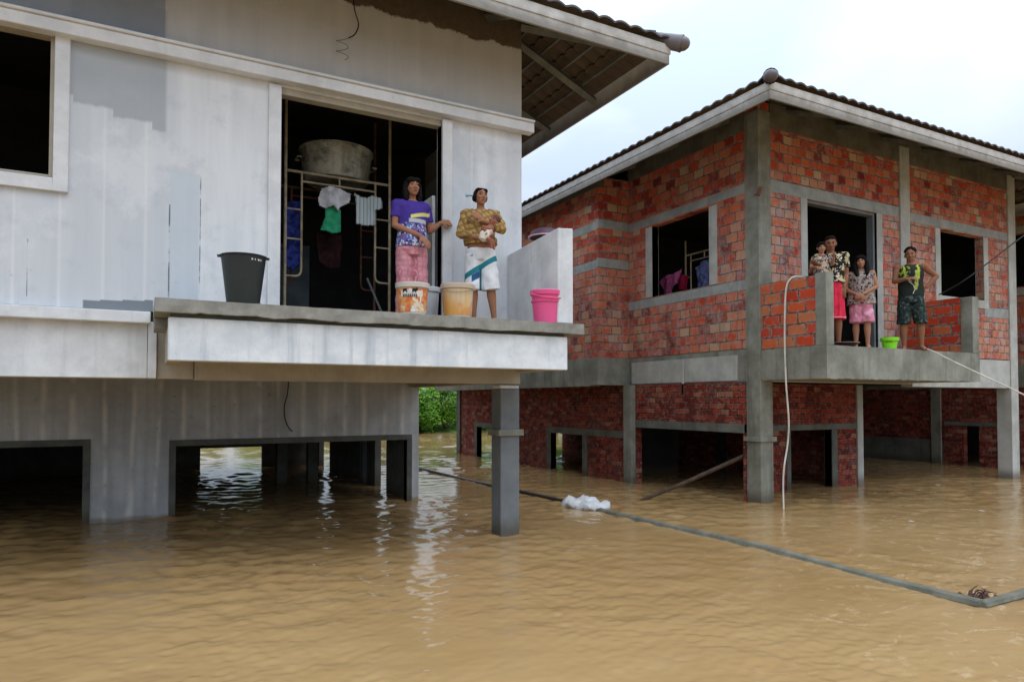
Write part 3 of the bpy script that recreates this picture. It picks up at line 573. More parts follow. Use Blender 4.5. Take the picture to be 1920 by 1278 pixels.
# ---------------------------------------------------------------- scaffold frames, tub, clothes
def bow(pts,n=6):
    V=[Vector(p) for p in pts]; out=[V[0]]
    for i in range(1,len(V)-1):
        a,b,c=V[i-1],V[i],V[i+1]; r=min(.12,(a-b).length*.45,(c-b).length*.45); p=b+(a-b).normalized()*r; q=b+(c-b).normalized()*r
        for k in range(n+1): u=k/n; out.append(p*(1-u)**2+b*2*u*(1-u)+q*u*u)
    return out+[V[-1]]
def scaffold(label,ax,pos,us,zs,mat,z0,par_loc,group):
    r=empty('scaffold_frame',label,'scaffold',par_loc,0,group)
    T_=lambda u,z:(u,pos,z) if ax=='Y' else (pos,u,z)
    (u0,u1,u2,u3),(zb,z1,z2,z3,zm)=us,zs
    for u in (u0,u3): obj('post',MB().tube([T_(u,z0),T_(u,zm)],.019,10),mat,r,smooth=True)
    obj('rail',MB().tube([T_(u0,z3),T_(u3,z3)],.018,10),mat,r,smooth=True); obj('rail',MB().tube([T_(u1,z2),T_(u2,z2)],.014,10),mat,r,smooth=True)
    obj('strut',MB().tube([T_((u1+u2)/2,z2),T_((u1+u2)/2,z3)],.012,8),mat,r,smooth=True)
    obj('bent_tube',MB().tube(bow([T_(u1,z3),T_(u1,zb),T_(u0,zb)]),.014,8),mat,r,smooth=True); obj('bent_tube',MB().tube(bow([T_(u2,z3),T_(u2,zb),T_(u3,zb)]),.014,8),mat,r,smooth=True)
    for z in (z1,z1-.36):
        obj('rung',MB().tube([T_(u0,z),T_(u1,z)],.011,8),mat,r); obj('rung',MB().tube([T_(u2,z),T_(u3,z)],.011,8),mat,r)
    return r
scaffold('tan scaffold frame with curved tubes inside the open doorway of the plastered house','Y',8.5,(1.475,1.665,2.58,2.77),(3.14,3.95,4.30,4.41,5.45),M['scaf'],2.5,(1.47,8.5,2.5),None)
scaffold('rear scaffold frame carrying the back of the big basin in the doorway','Y',9.15,(1.475,1.665,2.58,2.77),(3.14,3.95,4.30,4.41,5.45),M['rust'],2.5,(1.47,9.15,2.5),None)
scaffold('tan scaffold frame seen through the side window of the brick house','X',9.6,(9.4,9.6,10.35,10.5),(3.5,4.1,4.42,4.55,4.85),M['scaf'],2.5,(9.6,9.4,2.5),None)
M['tub']=None
def tubm():
    n=N('mouldy_tub'); P=n.tc.outputs['Object']; c=n.mix(n.smooth(n.noise(P,4,6,.7),.42,.66),(.50,.50,.43),(.10,.12,.09)); c=n.mix(n.smooth(n.noise(n.scale(P,(8,8,1)),1,4),.5,.7),c,(.30,.29,.22)); return n.fin(c,.6,.3)
r=empty('tub','large pale stained wash tub resting high on the scaffold frames in the dark doorway','tub',(2.16,8.82,4.435)); 
tm=tubm()
obj('shell',MB().lathe((0,0,0),[(0,0),(.38,0),(.41,.03),(.45,.36),(.455,.375),(.47,.38),(.47,.395),(.44,.395),(.435,.36),(.39,.03),(0,.02)],44),tm,r,smooth=True,local=True)
for s in (-1,1): obj('handle',MB().tube([(s*.45,-.08,.25),(s*.50,-.08,.25),(s*.50,.08,.25),(s*.45,.08,.25)],.012,8),tm,r,smooth=True,local=True)
def cloth(name,label,cat,ax,pos,poly,mat,seed,thick=.02,folds=14,amp=.018,group=None):
    # outline (u,z) turned into a gently folded hanging sheet with real thickness
    us=[p[0] for p in poly]; zs=[p[1] for p in poly]; u0,u1,z0,z1=min(us),max(us),min(zs),max(zs)
    def inside(u,z):
        c=False; n=len(poly)
        for i in range(n):
            a,b=poly[i],poly[(i+1)%n]
            if (a[1]>z)!=(b[1]>z) and u<(b[0]-a[0])*(z-a[1])/(b[1]-a[1])+a[0]: c=not c
        return c
    s=.012; nu=int((u1-u0)/s)+1; nz=int((z1-z0)/s)+1; mb=MB(); idx={}
    def vert(i,j,b):
        if (i,j,b) not in idx:
            u=u0+i*s; z=z0+j*s; w=amp*math.sin(u*folds*3+seed+2*noise.noise(Vector((u*6,z*2,seed))))+amp*.8*noise.noise(Vector((u*9,z*9,seed)))+(thick if b else 0)
            e=.006*noise.noise(Vector((u*20,z*20,5))); idx[(i,j,b)]=len(mb.v); mb.v.append((u+e,pos+w,z+e) if ax=='Y' else (pos+w,u+e,z+e))
        return idx[(i,j,b)]
    cells={(i,j) for i in range(nu) for j in range(nz) if inside(u0+(i+.5)*s,z0+(j+.5)*s)}
    for i,j in cells:
        for b in (0,1):
            q=[vert(i,j,b),vert(i+1,j,b),vert(i+1,j+1,b),vert(i,j+1,b)]; mb.f.append(tuple(q if b==0 else q[::-1]))
        for di,dj,p,q in ((-1,0,(0,0),(0,1)),(1,0,(1,1),(1,0)),(0,-1,(1,0),(0,0)),(0,1,(0,1),(1,1))):
            if (i+di,j+dj) not in cells: mb.f.append((vert(i+p[0],j+p[1],0),vert(i+q[0],j+q[1],0),vert(i+q[0],j+q[1],1),vert(i+p[0],j+p[1],1)))
    o=obj(name,mb,mat,smooth='all'); return tag(o,label,cat,group)
fab=lambda nm,c,v=.2,sc=14: simple(nm,c,.9,v,sc,.1)
white=fab('white_cloth',(.66,.66,.70)); grn=fab('green_cloth',(.04,.36,.18)); blu=fab('blue_cloth',(.03,.045,.22),.6); pinkf=fab('pink_cloth',(.62,.15,.36),.35,30); redf=fab('magenta_cloth',(.40,.02,.07)); mauve=fab('blue_grey_cloth',(.12,.14,.30),.5); dk=fab('dark_cloth',(.03,.012,.012),.4)
def stripe_cloth():
    n=N('striped_shirt'); P=n.tc.outputs['Object']; x,y,z=n.xyz(P); s=n.math('ABSOLUTE',n.math('SUBTRACT',n.math('FRACT',n.math('MULTIPLY',x,22)),.5)); return n.fin(n.mix(n.smooth(s,.36,.42),(.60,.66,.66),(.22,.36,.42)),.9,.1)
cloth('hung_shirt','crumpled white top hanging over the green cloth on the doorway scaffold rail','clothing','Y',8.44,[(1.86,4.12),(1.90,4.24),(2.0,4.27),(2.14,4.26),(2.24,4.20),(2.22,4.09),(2.13,4.05),(2.10,3.99),(2.04,4.04),(1.95,4.0),(1.87,4.03)],white,1,.03,9,.03)
cloth('hung_cloth','green cloth hanging below the crumpled white top in the doorway','clothing','Y',8.50,[(1.93,4.20),(2.13,4.20),(2.14,3.74),(2.04,3.71),(1.90,3.74),(1.95,3.9)],grn,2,.02,10,.015)
cloth('hung_shirt','small white striped shirt hanging at the right end of the doorway rail','clothing','Y',8.44,[(2.30,4.24),(2.38,4.19),(2.46,4.19),(2.53,4.24),(2.64,4.20),(2.65,4.08),(2.57,4.06),(2.56,3.86),(2.45,3.84),(2.33,3.85),(2.32,4.1)],stripe_cloth(),3,.025,8,.012)
cloth('hung_cloth','dark blue clothing hanging behind the left uprights of the doorway scaffold','clothing','Y',8.58,[(1.48,4.05),(1.66,4.08),(1.67,3.3),(1.58,3.22),(1.49,3.3)],blu,4,.03,9,.02)
cloth('hung_cloth','dark reddish cloth hanging low in the middle of the doorway','clothing','Y',8.72,[(1.88,3.74),(2.22,3.76),(2.20,3.35),(2.05,3.30),(1.93,3.4)],dk,5,.03,9,.02)
cloth('hung_cloth','pink patterned clothing hanging inside the side window of the brick house','clothing','X',9.45,[(10.50,4.28),(10.62,4.22),(11.0,4.20),(11.12,4.1),(11.02,3.9),(11.0,3.4),(10.85,3.35),(10.8,3.9),(10.6,4.0)],pinkf,6,.03,9,.025)
cloth('hung_cloth','deep magenta clothing hanging next to the pink one inside the side window','clothing','X',9.55,[(10.38,4.12),(10.62,4.2),(10.66,3.9),(10.45,3.85)],redf,7,.03,9,.02)
cloth('hung_cloth','dull blue clothing hanging at the right inside the side window of the brick house','clothing','X',9.45,[(9.62,4.30),(9.85,4.33),(10.05,4.22),(10.02,3.75),(9.82,3.68),(9.62,3.75)],mauve,8,.03,9,.025)
tag(obj('metal_panel',MB().box(1.2,1.98,9.55,9.58,2.5,3.75),simple('dull_blue_panel',(.10,.13,.15),.6,.3,3)),'dull blue grey sheet standing low at the back left of the doorway','panel')
tag(obj('pole',MB().tube([(2.42,8.3,3.15),(2.68,8.2,2.5)],.016,8),M['steel'],smooth=True),'thin metal rod leaning low at the right side of the doorway','rod')
# ---------------------------------------------------------------- cables, hoses, pole, flotsam
def spl(pts,n=8):
    V=[Vector(p) for p in pts]; V=[V[0]*2-V[1]]+V+[V[-1]*2-V[-2]]; out=[]
    for i in range(1,len(V)-2):
        for k in range(n):
            t=k/n; a,b,c,d=V[i-1:i+3]; out.append(.5*((2*b)+(c-a)*t+(2*a-5*b+4*c-d)*t*t+(3*b-a-3*c+d)*t**3))
    return out+[V[-2]]
blackc=simple('black_cable',(.02,.02,.022),.5); whitec=simple('white_hose',(.62,.60,.54),.5); bluec=simple('pale_cable',(.16,.22,.25),.5)
r=empty('cable','loose black wire hanging from under the eave, ending in a small grey coil','cable',(1.98,7.4,6.1))
obj('wire',MB().tube(spl([(1.99,7.43,6.2),(2.0,7.40,5.95),(2.04,7.38,5.78),(2.0,7.38,5.66),(1.93,7.38,5.60)]),.007,6),blackc,r,smooth=True)
co_=[(1.93,7.38,5.60)]+[(1.86+.062*math.cos(q+.6),7.37+.03*math.sin(q),5.585-.018*q) for q in [i*.42 for i in range(32)]]
obj('coil',MB().tube(co_,.0045,6),bluec,r,smooth=True)
tag(obj('cable',MB().tube(spl([(1.95,10.82,2.0),(1.93,10.80,1.75),(1.885,10.80,1.55),(1.90,10.80,1.36),(1.96,10.80,1.22),(2.01,10.80,1.18)]),.008,6),blackc,smooth=True),'thin black cable hanging down the lower wall above the wide flooded opening','cable')
tag(obj('hose',MB().tube(spl([(8.92,7.15,3.0),(8.86,7.12,3.46),(8.79,7.14,3.53),(8.70,7.22,3.50),(8.655,7.27,3.30),(8.62,7.27,2.6),(8.63,7.26,1.9),(8.655,7.24,1.35),(8.70,7.3,1.0),(8.62,7.32,.5),(8.60,7.30,-.2)]),.013,8),whitec,smooth=True),'white hose draped over the red brick parapet and hanging down to the water','hose')
tag(obj('rope',MB().tube(spl([(11.10,6.70,2.458),(11.16,6.585,2.462),(11.35,6.2,2.20),(11.6,5.7,1.87),(12.05,5.3,1.55),(12.4,4.9,1.38),(13.6,4.1,.95),(15,3.2,.6)]),.011,8),whitec,smooth=True),'white line running from the man\'s feet off the balcony down to the right','rope')
tag(obj('cable',MB().tube(spl([(13.9,8.6,3.5),(13.6,7.75,3.72),(13.45,7.3,3.86),(13.9,7.1,4.2),(15.2,6.9,5.0),(17.5,6.5,6.4)]),.013,8),blackc,smooth=True),'black cable slanting up from the right window of the brick house','cable')
tag(obj('pole',MB().tube([(7.05,9.2,-.12),(7.9,8.72,.28),(8.9,8.2,.78)],[.028,.034,.036],8),simple('wet_dark_wood',(.07,.045,.03),.7,.4,9),smooth=True),'dark wooden pole slanting out of the water to the brick house corner column','pole')
railm=concrete('wet_grey_rail',(.11,.11,.085),(.20,.195,.155),.4,(.08,.075,.05),5,tide=False)
rl=[(6.02,9.0,.0),(6.06,7.2,-.005),(6.12,5.6,.0),(6.04,4.3,-.012),(5.95,3.12,.008)]
r=empty('floating_rail','long grey rail awash in the muddy water, from the white bag to the right edge','rail',(6.02,9,0))
obj('long_rail',MB().tube(spl(rl),.072,8,flat=.7,up=(0,0,1)),railm,r,smooth=True)
obj('end_rail',MB().tube([(5.93,3.12,.008),(6.4,3.12,.012),(6.9,3.13,.02)],.050,8,flat=.8,up=(0,0,1)),railm,r,smooth=True)
tag(obj('cable',MB().tube(spl([(5.8,15.8,.0),(5.82,15.2,.03),(5.93,13.0,.0),(5.90,11.5,.03),(6.0,10.0,.02),(6.02,9.1,.03)]),.03,8),simple('wet_black_pipe',(.03,.03,.03),.4),smooth=True),'thin black pipe floating from the left house corner to the white bag','pipe')
mb=MB().ell((0,0,0),(.27,.42,.14),seg=40,rg=24); mb.v=[(x,y,z*(.7+.6*noise.noise(Vector((x*6,y*5,2))))+.05*noise.noise(Vector((x*14,y*14,z*9)))) for x,y,z in mb.v]; mb.xf(Matrix.Translation((6.03,8.85,.035))@Matrix.Rotation(.35,4,'Z'))
mb.v=[tuple(Vector(v)+noise.noise_vector(Vector(v)*9)*.05) for v in mb.v]
def bagm():
    n=N('white_plastic_sack'); P=n.tc.outputs['Object']; n.bump(n.noise(P,18,6,.7),1,.03); return n.fin(n.mix(n.smooth(n.noise(P,11,5,.7),.56,.64),(.74,.76,.79),(.24,.27,.34)),.35,.5)
tag(obj('plastic_bag',mb,bagm(),smooth='all'),'crumpled white plastic sack caught on the rail between the houses','bag')
tw=MB(); rn=random.Random(4)
for i in range(26):
    a=rn.uniform(0,6.28); p=Vector((6.13+rn.uniform(-.06,.06),3.22+rn.uniform(-.08,.08),.0)); q=p+Vector((math.cos(a)*.11,math.sin(a)*.11,rn.uniform(.01,.12)))*rn.uniform(.5,1.1)
    tw.tube([p,(p+q)/2+Vector((rn.uniform(-.02,.02),rn.uniform(-.02,.02),rn.uniform(0,.04))),q],[.009,.007,.003],5)
tag(obj('twig_clump',tw,simple('brown_twig',(.10,.05,.04),.9,.4,20)),'small clump of brown twigs stuck by the rail corner at lower right','twigs')
for i,(x,y) in enumerate(((11.0,5.75),(13.6,7.9),(9.2,5.7))):
    m=MB().ell((0,0,0),(.03,.045,.006),seg=10,rg=6); jitter(m,.006,20,i); m.xf(Matrix.Translation((x,y,.012)))
    tag(obj('litter_scrap',m,P_['white'],smooth='all'),('tiny white scrap floating in open water left of the right corner column','tiny white scrap floating nearest the pale right corner column','tiny white scrap floating in the brown water nearest the camera')[i],'litter')
# ---------------------------------------------------------------- people
def skin(nm,c):
    n=N(nm); f=n.noise(n.tc.outputs['Object'],9,4); return n.fin(n.mix(f,tuple(q*.78 for q in c),tuple(min(1,q*1.08) for q in c)),.72,.18,Subsurface_Weight=.06)
SK={'a':skin('warm_tan_skin',(.36,.17,.10)),'b':skin('brown_skin',(.30,.135,.075)),'c':skin('light_tan_skin',(.42,.21,.13)),'baby':skin('reddish_baby_skin',(.34,.13,.09))}
hairm=simple('black_hair',(.007,.005,.005),.7,.3,30,.12); eyem=simple('dark_eye',(.012,.01,.01),.2); lipm=simple('lips',(.20,.07,.05),.7); browm=simple('eyebrow',(.02,.014,.012),.8)
def remesh(name,mb,mat,parent,vox=.007,sm=2,fold=0,fs=9,seed=0,fz=1):
    me=bpy.data.meshes.new(name); me.from_pydata([tuple(v) for v in mb.v],[],mb.f)
    bm=bmesh.new(); bm.from_mesh(me); bmesh.ops.remove_doubles(bm,verts=bm.verts,dist=1e-6); bmesh.ops.recalc_face_normals(bm,faces=bm.faces); bm.to_mesh(me); bm.free()
    o=bpy.data.objects.new(name,me); COL.objects.link(o)
    m=o.modifiers.new('r','REMESH'); m.mode='VOXEL'; m.voxel_size=vox
    s=o.modifiers.new('s','SMOOTH'); s.iterations=sm; s.factor=.5
    dg=bpy.context.evaluated_depsgraph_get(); me2=bpy.data.meshes.new_from_object(o.evaluated_get(dg)); bpy.data.objects.remove(o)
    me2.name=name; me2.materials.clear(); me2.materials.append(mat)
    if fold:
        ns=[v.normal.copy() for v in me2.vertices]
        for v,nn in zip(me2.vertices,ns):
            p=v.co; v.co=p+nn*fold*(noise.noise(Vector((p.x*fs,p.y*fs,p.z*fs*fz+seed)))+.5*noise.noise(Vector((p.x*fs*2.3+seed,p.y*fs*2.3,p.z*fs*1.6*fz))))
    for p in me2.polygons: p.use_smooth=True
    o=bpy.data.objects.new(name,me2); return link(o,parent)
def hand(mb,w,d,nrm,s=1,curl=.5,side=1,spread=.1):
    """w wrist point, d pointing direction, nrm palm normal (palm faces nrm), side=+1 thumb towards d x nrm"""
    d=Vector(d).normalized(); nrm=Vector(nrm); nrm=(nrm-d*nrm.dot(d)).normalized(); t=d.cross(nrm)*side; w=Vector(w)
    rot=Matrix((t,d,nrm)).transposed()
    mb.ell(w+d*.045*s,(.036*s,.052*s,.016*s),rot,12,8)
    for i,(off,L) in enumerate(((.027,.072),(.009,.08),(-.009,.075),(-.026,.058))):
        b=w+d*.08*s+t*off*s; dd=(d+t*off*spread*12).normalized(); r=.0088*s
        p1=b+(dd*math.cos(curl*.5)+nrm*math.sin(curl*.5))*L*.42*s; p2=p1+(dd*math.cos(curl*1.2)+nrm*math.sin(curl*1.2))*L*.33*s; p3=p2+(dd*math.cos(curl*1.9)+nrm*math.sin(curl*1.9))*L*.25*s
        mb.tube([b-dd*.02*s,b,p1,p2,p3],[r*1.05,r*1.05,r,r*.92,r*.78],8)
    b=w+d*.022*s+t*.03*s; u=(d*.6+t*.75+nrm*.25).normalized(); p1=b+u*.035*s; u2=(d*.9+t*.25+nrm*.35).normalized(); mb.tube([b-u*.018*s,b,p1,p1+u2*.032*s],[.013*s,.0125*s,.0105*s,.0085*s],8)
def head(mb,c,rot,s=1,male=False,baby=False):
    """c = centre of skull; local -Y is the face; s scales an adult head (0.215 high)"""
    E=lambda p,r,q=None: mb.ell(Vector(c)+rot@(Vector(p)*s),[a*s for a in r],rot@q if q else rot,18,12)
    E((0,.012,.022),(.074,.092,.088)); E((0,-.022,-.012),(.063,.066,.082)); E((0,-.034,-.058),(.046 if not male else .05,.05,.043)); E((0,-.058,-.086),(.022,.020,.018))
    E((0,-.078,.026),(.050,.014,.012)); E((0,-.090,-.008),(.009,.012,.028)); E((0,-.098,-.026),(.015,.014,.011))
    for x in (-1,1): E((x*.033,-.062,-.022),(.024,.020,.020)); E((x*.076,.006,-.008),(.010,.018,.030)); E((x*.013,-.088,-.030),(.008,.009,.007))
    E((0,-.082,-.053),(.021,.011,.0065)); E((0,-.081,-.063),(.018,.011,.0065))
def face(root,c,rot,s=1,closed=False):
    P=lambda p: Vector(c)+rot@(Vector(p)*s)
    for x in (-1,1):
        obj('eye',MB().ell(P((x*.029,-.0765,.006)),(.0115*s,.007*s,.0048*s if not closed else .002*s),rot,10,8),eyem,root,smooth='all',local=True)
        obj('eyebrow',MB().tube([P((x*.013,-.091,.027)),P((x*.030,-.090,.033)),P((x*.046,-.076,.028))],[.0028*s,.0036*s,.002*s],6),browm,root,smooth='all',local=True)
    obj('mouth',MB().ell(P((0,-.0895,-.0575)),(.020*s,.0065*s,.0052*s),rot,12,8),lipm,root,smooth='all',local=True)
def person(label,loc,rz,H,sk,joints,male=False,hd=(0,0,0),hands=None,feet=True,torso=1,hc=None):
    """joints (for H=1.6, local frame facing -Y): sh,el,wr / hip,kn,an as ((left),(right)), left = -x"""
    s=H/1.6; root=empty('person',label,'person',loc,rz); mb=MB(); V=Vector
    m=male; fx=1.08 if m else 1
    rings=[(0,.0,.76,.10,.085),(0,.0,.80,.148,.105),(0,.005,.87,.162,.112),(0,.0,.94,.148*(.97 if m else 1),.100),(0,-.002,1.02,.128*fx,.09),(0,0,1.10,.138*fx,.096),(0,0,1.19,.150*fx,.102),(0,.004,1.27,.152*fx,.092),(0,.008,1.32,.125*fx,.07),(0,.01,1.355,.065,.055)]
    mb.loft([(a,b,c,d*torso,e) for a,b,c,d,e in rings],28)
    cc=V(hc) if hc else V((0,-.012,1.49))
    rot=(Matrix.Rotation(hd[0],3,'Z')@Matrix.Rotation(hd[1],3,'X')@Matrix.Rotation(hd[2],3,'Y'))
    mb.tube([(0,.012,1.28),(0,.008,1.35),cc+V((0,.02,-.06))],[.062,.054 if m else .047,.052 if m else .045],14)
    head(mb,cc,rot,1.0,m)
    J=joints
    for i,sx in enumerate((-1,1)):
        sh,el,wr=[V(p) for p in J['arm'][i]]; k=1.12 if m else 1
        mb.ell(sh,(.055*k,.052*k,.055*k)); mb.tube([sh,sh.lerp(el,.3),sh.lerp(el,.7),el],[.048*k,.046*k,.038*k,.034*k],14); mb.ell(el,(.034*k,.034*k,.034*k))
        mb.tube([el,el.lerp(wr,.3),el.lerp(wr,.75),wr],[.034*k,.037*k,.027*k,.0235*k],14)
        hnd=(hands or [None,None])[i] or {}
        hand(mb,wr,hnd.get('d',wr-el),hnd.get('n',(0,0,-1)),1.05*(1.06 if m else 1),hnd.get('curl',.5),hnd.get('side',1))
        hp,kn,an=[V(p) for p in J['leg'][i]]
        mb.tube([hp+V((0,0,.03)),hp.lerp(kn,.35),hp.lerp(kn,.8),kn],[.088,.080,.060,.053],16); mb.ell(kn,(.053,.053,.055)); mb.tube([kn,kn.lerp(an,.3),kn.lerp(an,.72),an],[.052,.055,.038,.031],14)
        if feet:
            fd=V((sx*.18,-1,0)).normalized(); mb.ell(an+V((0,.012,-.035)),(.030,.036,.036)); mb.tube([an+V((0,.01,-.03)),an+fd*.08+V((0,0,-.042)),an+fd*.145+V((0,0,-.055))],[.034,.036,.022],12)
            for q in range(5):
                o_=V((fd.y*-1,fd.x,0))*(q-2)*.0135; b=an+fd*(.15-.006*abs(q-1))+o_+V((0,0,-.058)); mb.tube([b-fd*.02,b+fd*.02],[.0095,.007],6)
    mb.v=[tuple(Vector(v)*s) for v in mb.v]
    remesh('body',mb,sk,root,.0062,2); face(root,cc*s,rot,s)
    return root,s,cc,rot
def garment(name,root,s,mat,parts,vox=.0085,fold=.011,fs=9,seed=0,sm=2,fz=1):
    mb=MB()
    for p in parts:
        if p[0]=='loft': mb.loft(p[1],28)
        elif p[0]=='tube': mb.tube(p[1],p[2],16,cap=p[3] if len(p)>3 else 1)
        elif p[0]=='ell': mb.ell(*p[1:])
    mb.v=[tuple(Vector(v)*s) for v in mb.v]; return remesh(name,mb,mat,root,vox,sm,fold,fs,seed,fz)
def hair(root,s,cc,rot,kind):
    mb=MB(); P=lambda p: Vector(cc)+rot@Vector(p); E=lambda p,r: mb.ell(P(p),r,rot,22,14)
    if kind=='short': E((0,.024,.040),(.079,.092,.080)); E((0,-.022,.080),(.060,.048,.026)); E((0,.06,-.01),(.068,.055,.06))
    if kind=='curly':
        E((0,.026,.040),(.080,.092,.080)); rn=random.Random(3)
        for i in range(46):
            a=rn.uniform(0,6.28); b=rn.uniform(.25,1.4); (E((.074*math.sin(b)*math.cos(a),.024+.082*math.sin(b)*math.sin(a),.052+.076*math.cos(b)),(.019,.019,.018)) if math.sin(b)*math.sin(a)>-.75 else None)
    if kind=='bun':
        E((0,.022,.036),(.080,.093,.081)); E((-.030,-.022,.070),(.048,.048,.030)); E((.030,-.022,.070),(.048,.048,.030)); E((0,.105,.02),(.05,.045,.05)); E((-.070,.015,-.01),(.020,.05,.05)); E((.070,.02,-.0),(.018,.045,.045))
    if kind=='bob':
        E((0,.020,.038),(.086,.098,.088)); E((-.03,-.05,.066),(.050,.040,.034)); E((.034,-.048,.072),(.045,.04,.03))
        for x in (-1,1): mb.tube([P((x*.068,-.005,.05)),P((x*.082,.0,-.02)),P((x*.080,-.002,-.09)),P((x*.072,.0,-.145))],[.03,.032,.034,.022],12)
        mb.tube([P((0,.06,.03)),P((0,.075,-.05)),P((0,.07,-.13))],[.075,.072,.055],14)
    if kind=='long':
        E((0,.020,.038),(.087,.098,.090)); E((-.028,-.048,.070),(.050,.042,.034)); E((.030,-.048,.070),(.050,.042,.034))
        for x in (-1,1): mb.tube([P((x*.068,-.01,.05)),P((x*.086,-.012,-.03)),P((x*.088,-.045,-.12)),P((x*.075,-.085,-.22)),P((x*.055,-.095,-.27))],[.032,.036,.040,.034,.014],12)
        mb.tube([P((0,.06,.03)),P((0,.08,-.06)),P((0,.085,-.2))],[.08,.085,.06],14)
    mb.v=[tuple(Vector(v)*s) for v in mb.v]; return remesh('hair',mb,hairm,root,.006,1,.006,28,2)
# --- fabric materials
def pattern(name,base,spots,sc=26,th=.55,rough=.9):
    n=N(name); P=n.tc.outputs['Object']; c=n.mix(n.noise(P,6),tuple(q*.8 for q in base),base)
    for i,(col,t_) in enumerate(spots): c=n.mix(n.smooth(n.noise(n.math and n.scale(P,(1+.1*i,1,1+.25*i)),sc*(1+.37*i),3,.6),t_,t_+.03),c,col)
    return n.fin(c,rough,.15)
def purple_tee():
    n=N('purple_print_tee'); P=n.tc.outputs['Object']; x,y,z=n.xyz(P)
    c=n.mix(n.noise(P,7),(.04,.025,.19),(.09,.05,.34))
    pr=n.mix(n.smooth(n.noise(P,30,3),.5,.54),(.10,.12,.35),(.55,.60,.72)); pr=n.mix(n.smooth(n.noise(P,22,3),.56,.6),pr,(.50,.05,.15)); pr=n.mix(n.smooth(n.noise(P,26,2),.6,.63),pr,(.03,.02,.06)); pr=n.mix(n.smooth(n.noise(P,19,3),.62,.65),pr,(.10,.25,.62))
    c=n.mix(n.math('SUBTRACT',1,n.smooth(n.math('ADD',z,n.math('MULTIPLY',n.noise(P,8),.12)),1.14,1.20)),c,pr)
    zz=n.math('ADD',z,n.math('MULTIPLY',x,-.25)); b=n.math('MULTIPLY',n.box(x,zz,-.04,.2,1.185,1.225,.008),n.math('SUBTRACT',1,n.smooth(y,-.03,.0))); c=n.mix(b,c,(.72,.66,.20))
    b=n.math('MULTIPLY',n.box(x,z,-.06,.15,1.13,1.175,.008),n.math('SUBTRACT',1,n.smooth(y,-.03,.0))); c=n.mix(n.math('MULTIPLY',b,.8),c,(.55,.58,.56))
    return n.fin(c,.85,.15)
def plaid(name,base,l1,l2,f=16,diag=0,w=.30):
    n=N(name); P=n.tc.outputs['Object']; x,y,z=n.xyz(P); u=n.math('ADD',x,y); g=lambda a,k,t: n.smooth(n.math('ABSOLUTE',n.math('SUBTRACT',n.math('FRACT',n.math('MULTIPLY',a,k)),.5)),t,t+.05)
    if diag: u,z=n.math('ADD',u,n.math('MULTIPLY',z,diag)),n.math('SUBTRACT',z,n.math('MULTIPLY',u,diag))
    c=n.mix(n.math('MULTIPLY',g(u,f,w),.8),base,l1); c=n.mix(n.math('MULTIPLY',g(z,f,w),.7),c,l1); c=n.mix(n.math('MULTIPLY',g(u,f,.46),.8),c,l2); c=n.mix(n.math('MULTIPLY',g(z,f,.46),.8),c,l2)
    return n.fin(c,.9,.1)
def board_shorts():
    n=N('white_teal_shorts'); P=n.tc.outputs['Object']; x,y,z=n.xyz(P)
    c=n.mix(n.noise(P,8),(.60,.62,.65),(.76,.77,.78)); teal=(.02,.20,.24)
    d=n.math('ADD',z,n.math('MULTIPLY',x,-.62)); c=n.mix(n.box(d,z,.600,.665,.4,.85,.004),c,teal)
    d2=n.math('ADD',z,n.math('MULTIPLY',x,-.62)); c=n.mix(n.box(x,d2,-.10,-.01,.52,.60,.006),c,(.03,.10,.24))
    c=n.mix(n.smooth(z,.862,.866),c,(.02,.11,.12)); c=n.mix(n.box(x,z,-.012,.012,.38,.62,.004),c,(.02,.10,.14))
    return n.fin(c,.8,.15)
def dark_vest():
    n=N('black_lime_vest'); P=n.tc.outputs['Object']; x,y,z=n.xyz(P)
    c=n.mix(n.noise(P,9),(.008,.012,.010),(.03,.04,.035)); w=n.math('MULTIPLY',n.math('SUBTRACT',n.noise(P,12,3),.5),.10)
    a=n.math('ABSOLUTE',n.math('ADD',x,w)); b=n.math('MULTIPLY',n.box(a,z,.085,.115,1.16,1.5,.006),n.math('SUBTRACT',1,n.smooth(y,-.02,.02))); c=n.mix(b,c,(.42,.48,.05))
    b=n.math('MULTIPLY',n.smooth(n.noise(P,17,3),.53,.58),n.math('MULTIPLY',n.box(x,z,-.19,-.02,1.20,1.42,.01),1)); c=n.mix(b,c,(.26,.33,.04))
    b=n.box(n.math('ADD',x,w),z,.045,.085,.98,1.30,.008); c=n.mix(n.math('MULTIPLY',b,.8),c,(.45,.55,.10)); return n.fin(c,.8,.2)
STD=[((-.078,0,.80),(-.085,-.015,.44),(-.09,.01,.075)),((.078,0,.80),(.085,-.015,.44),(.09,.01,.075))]
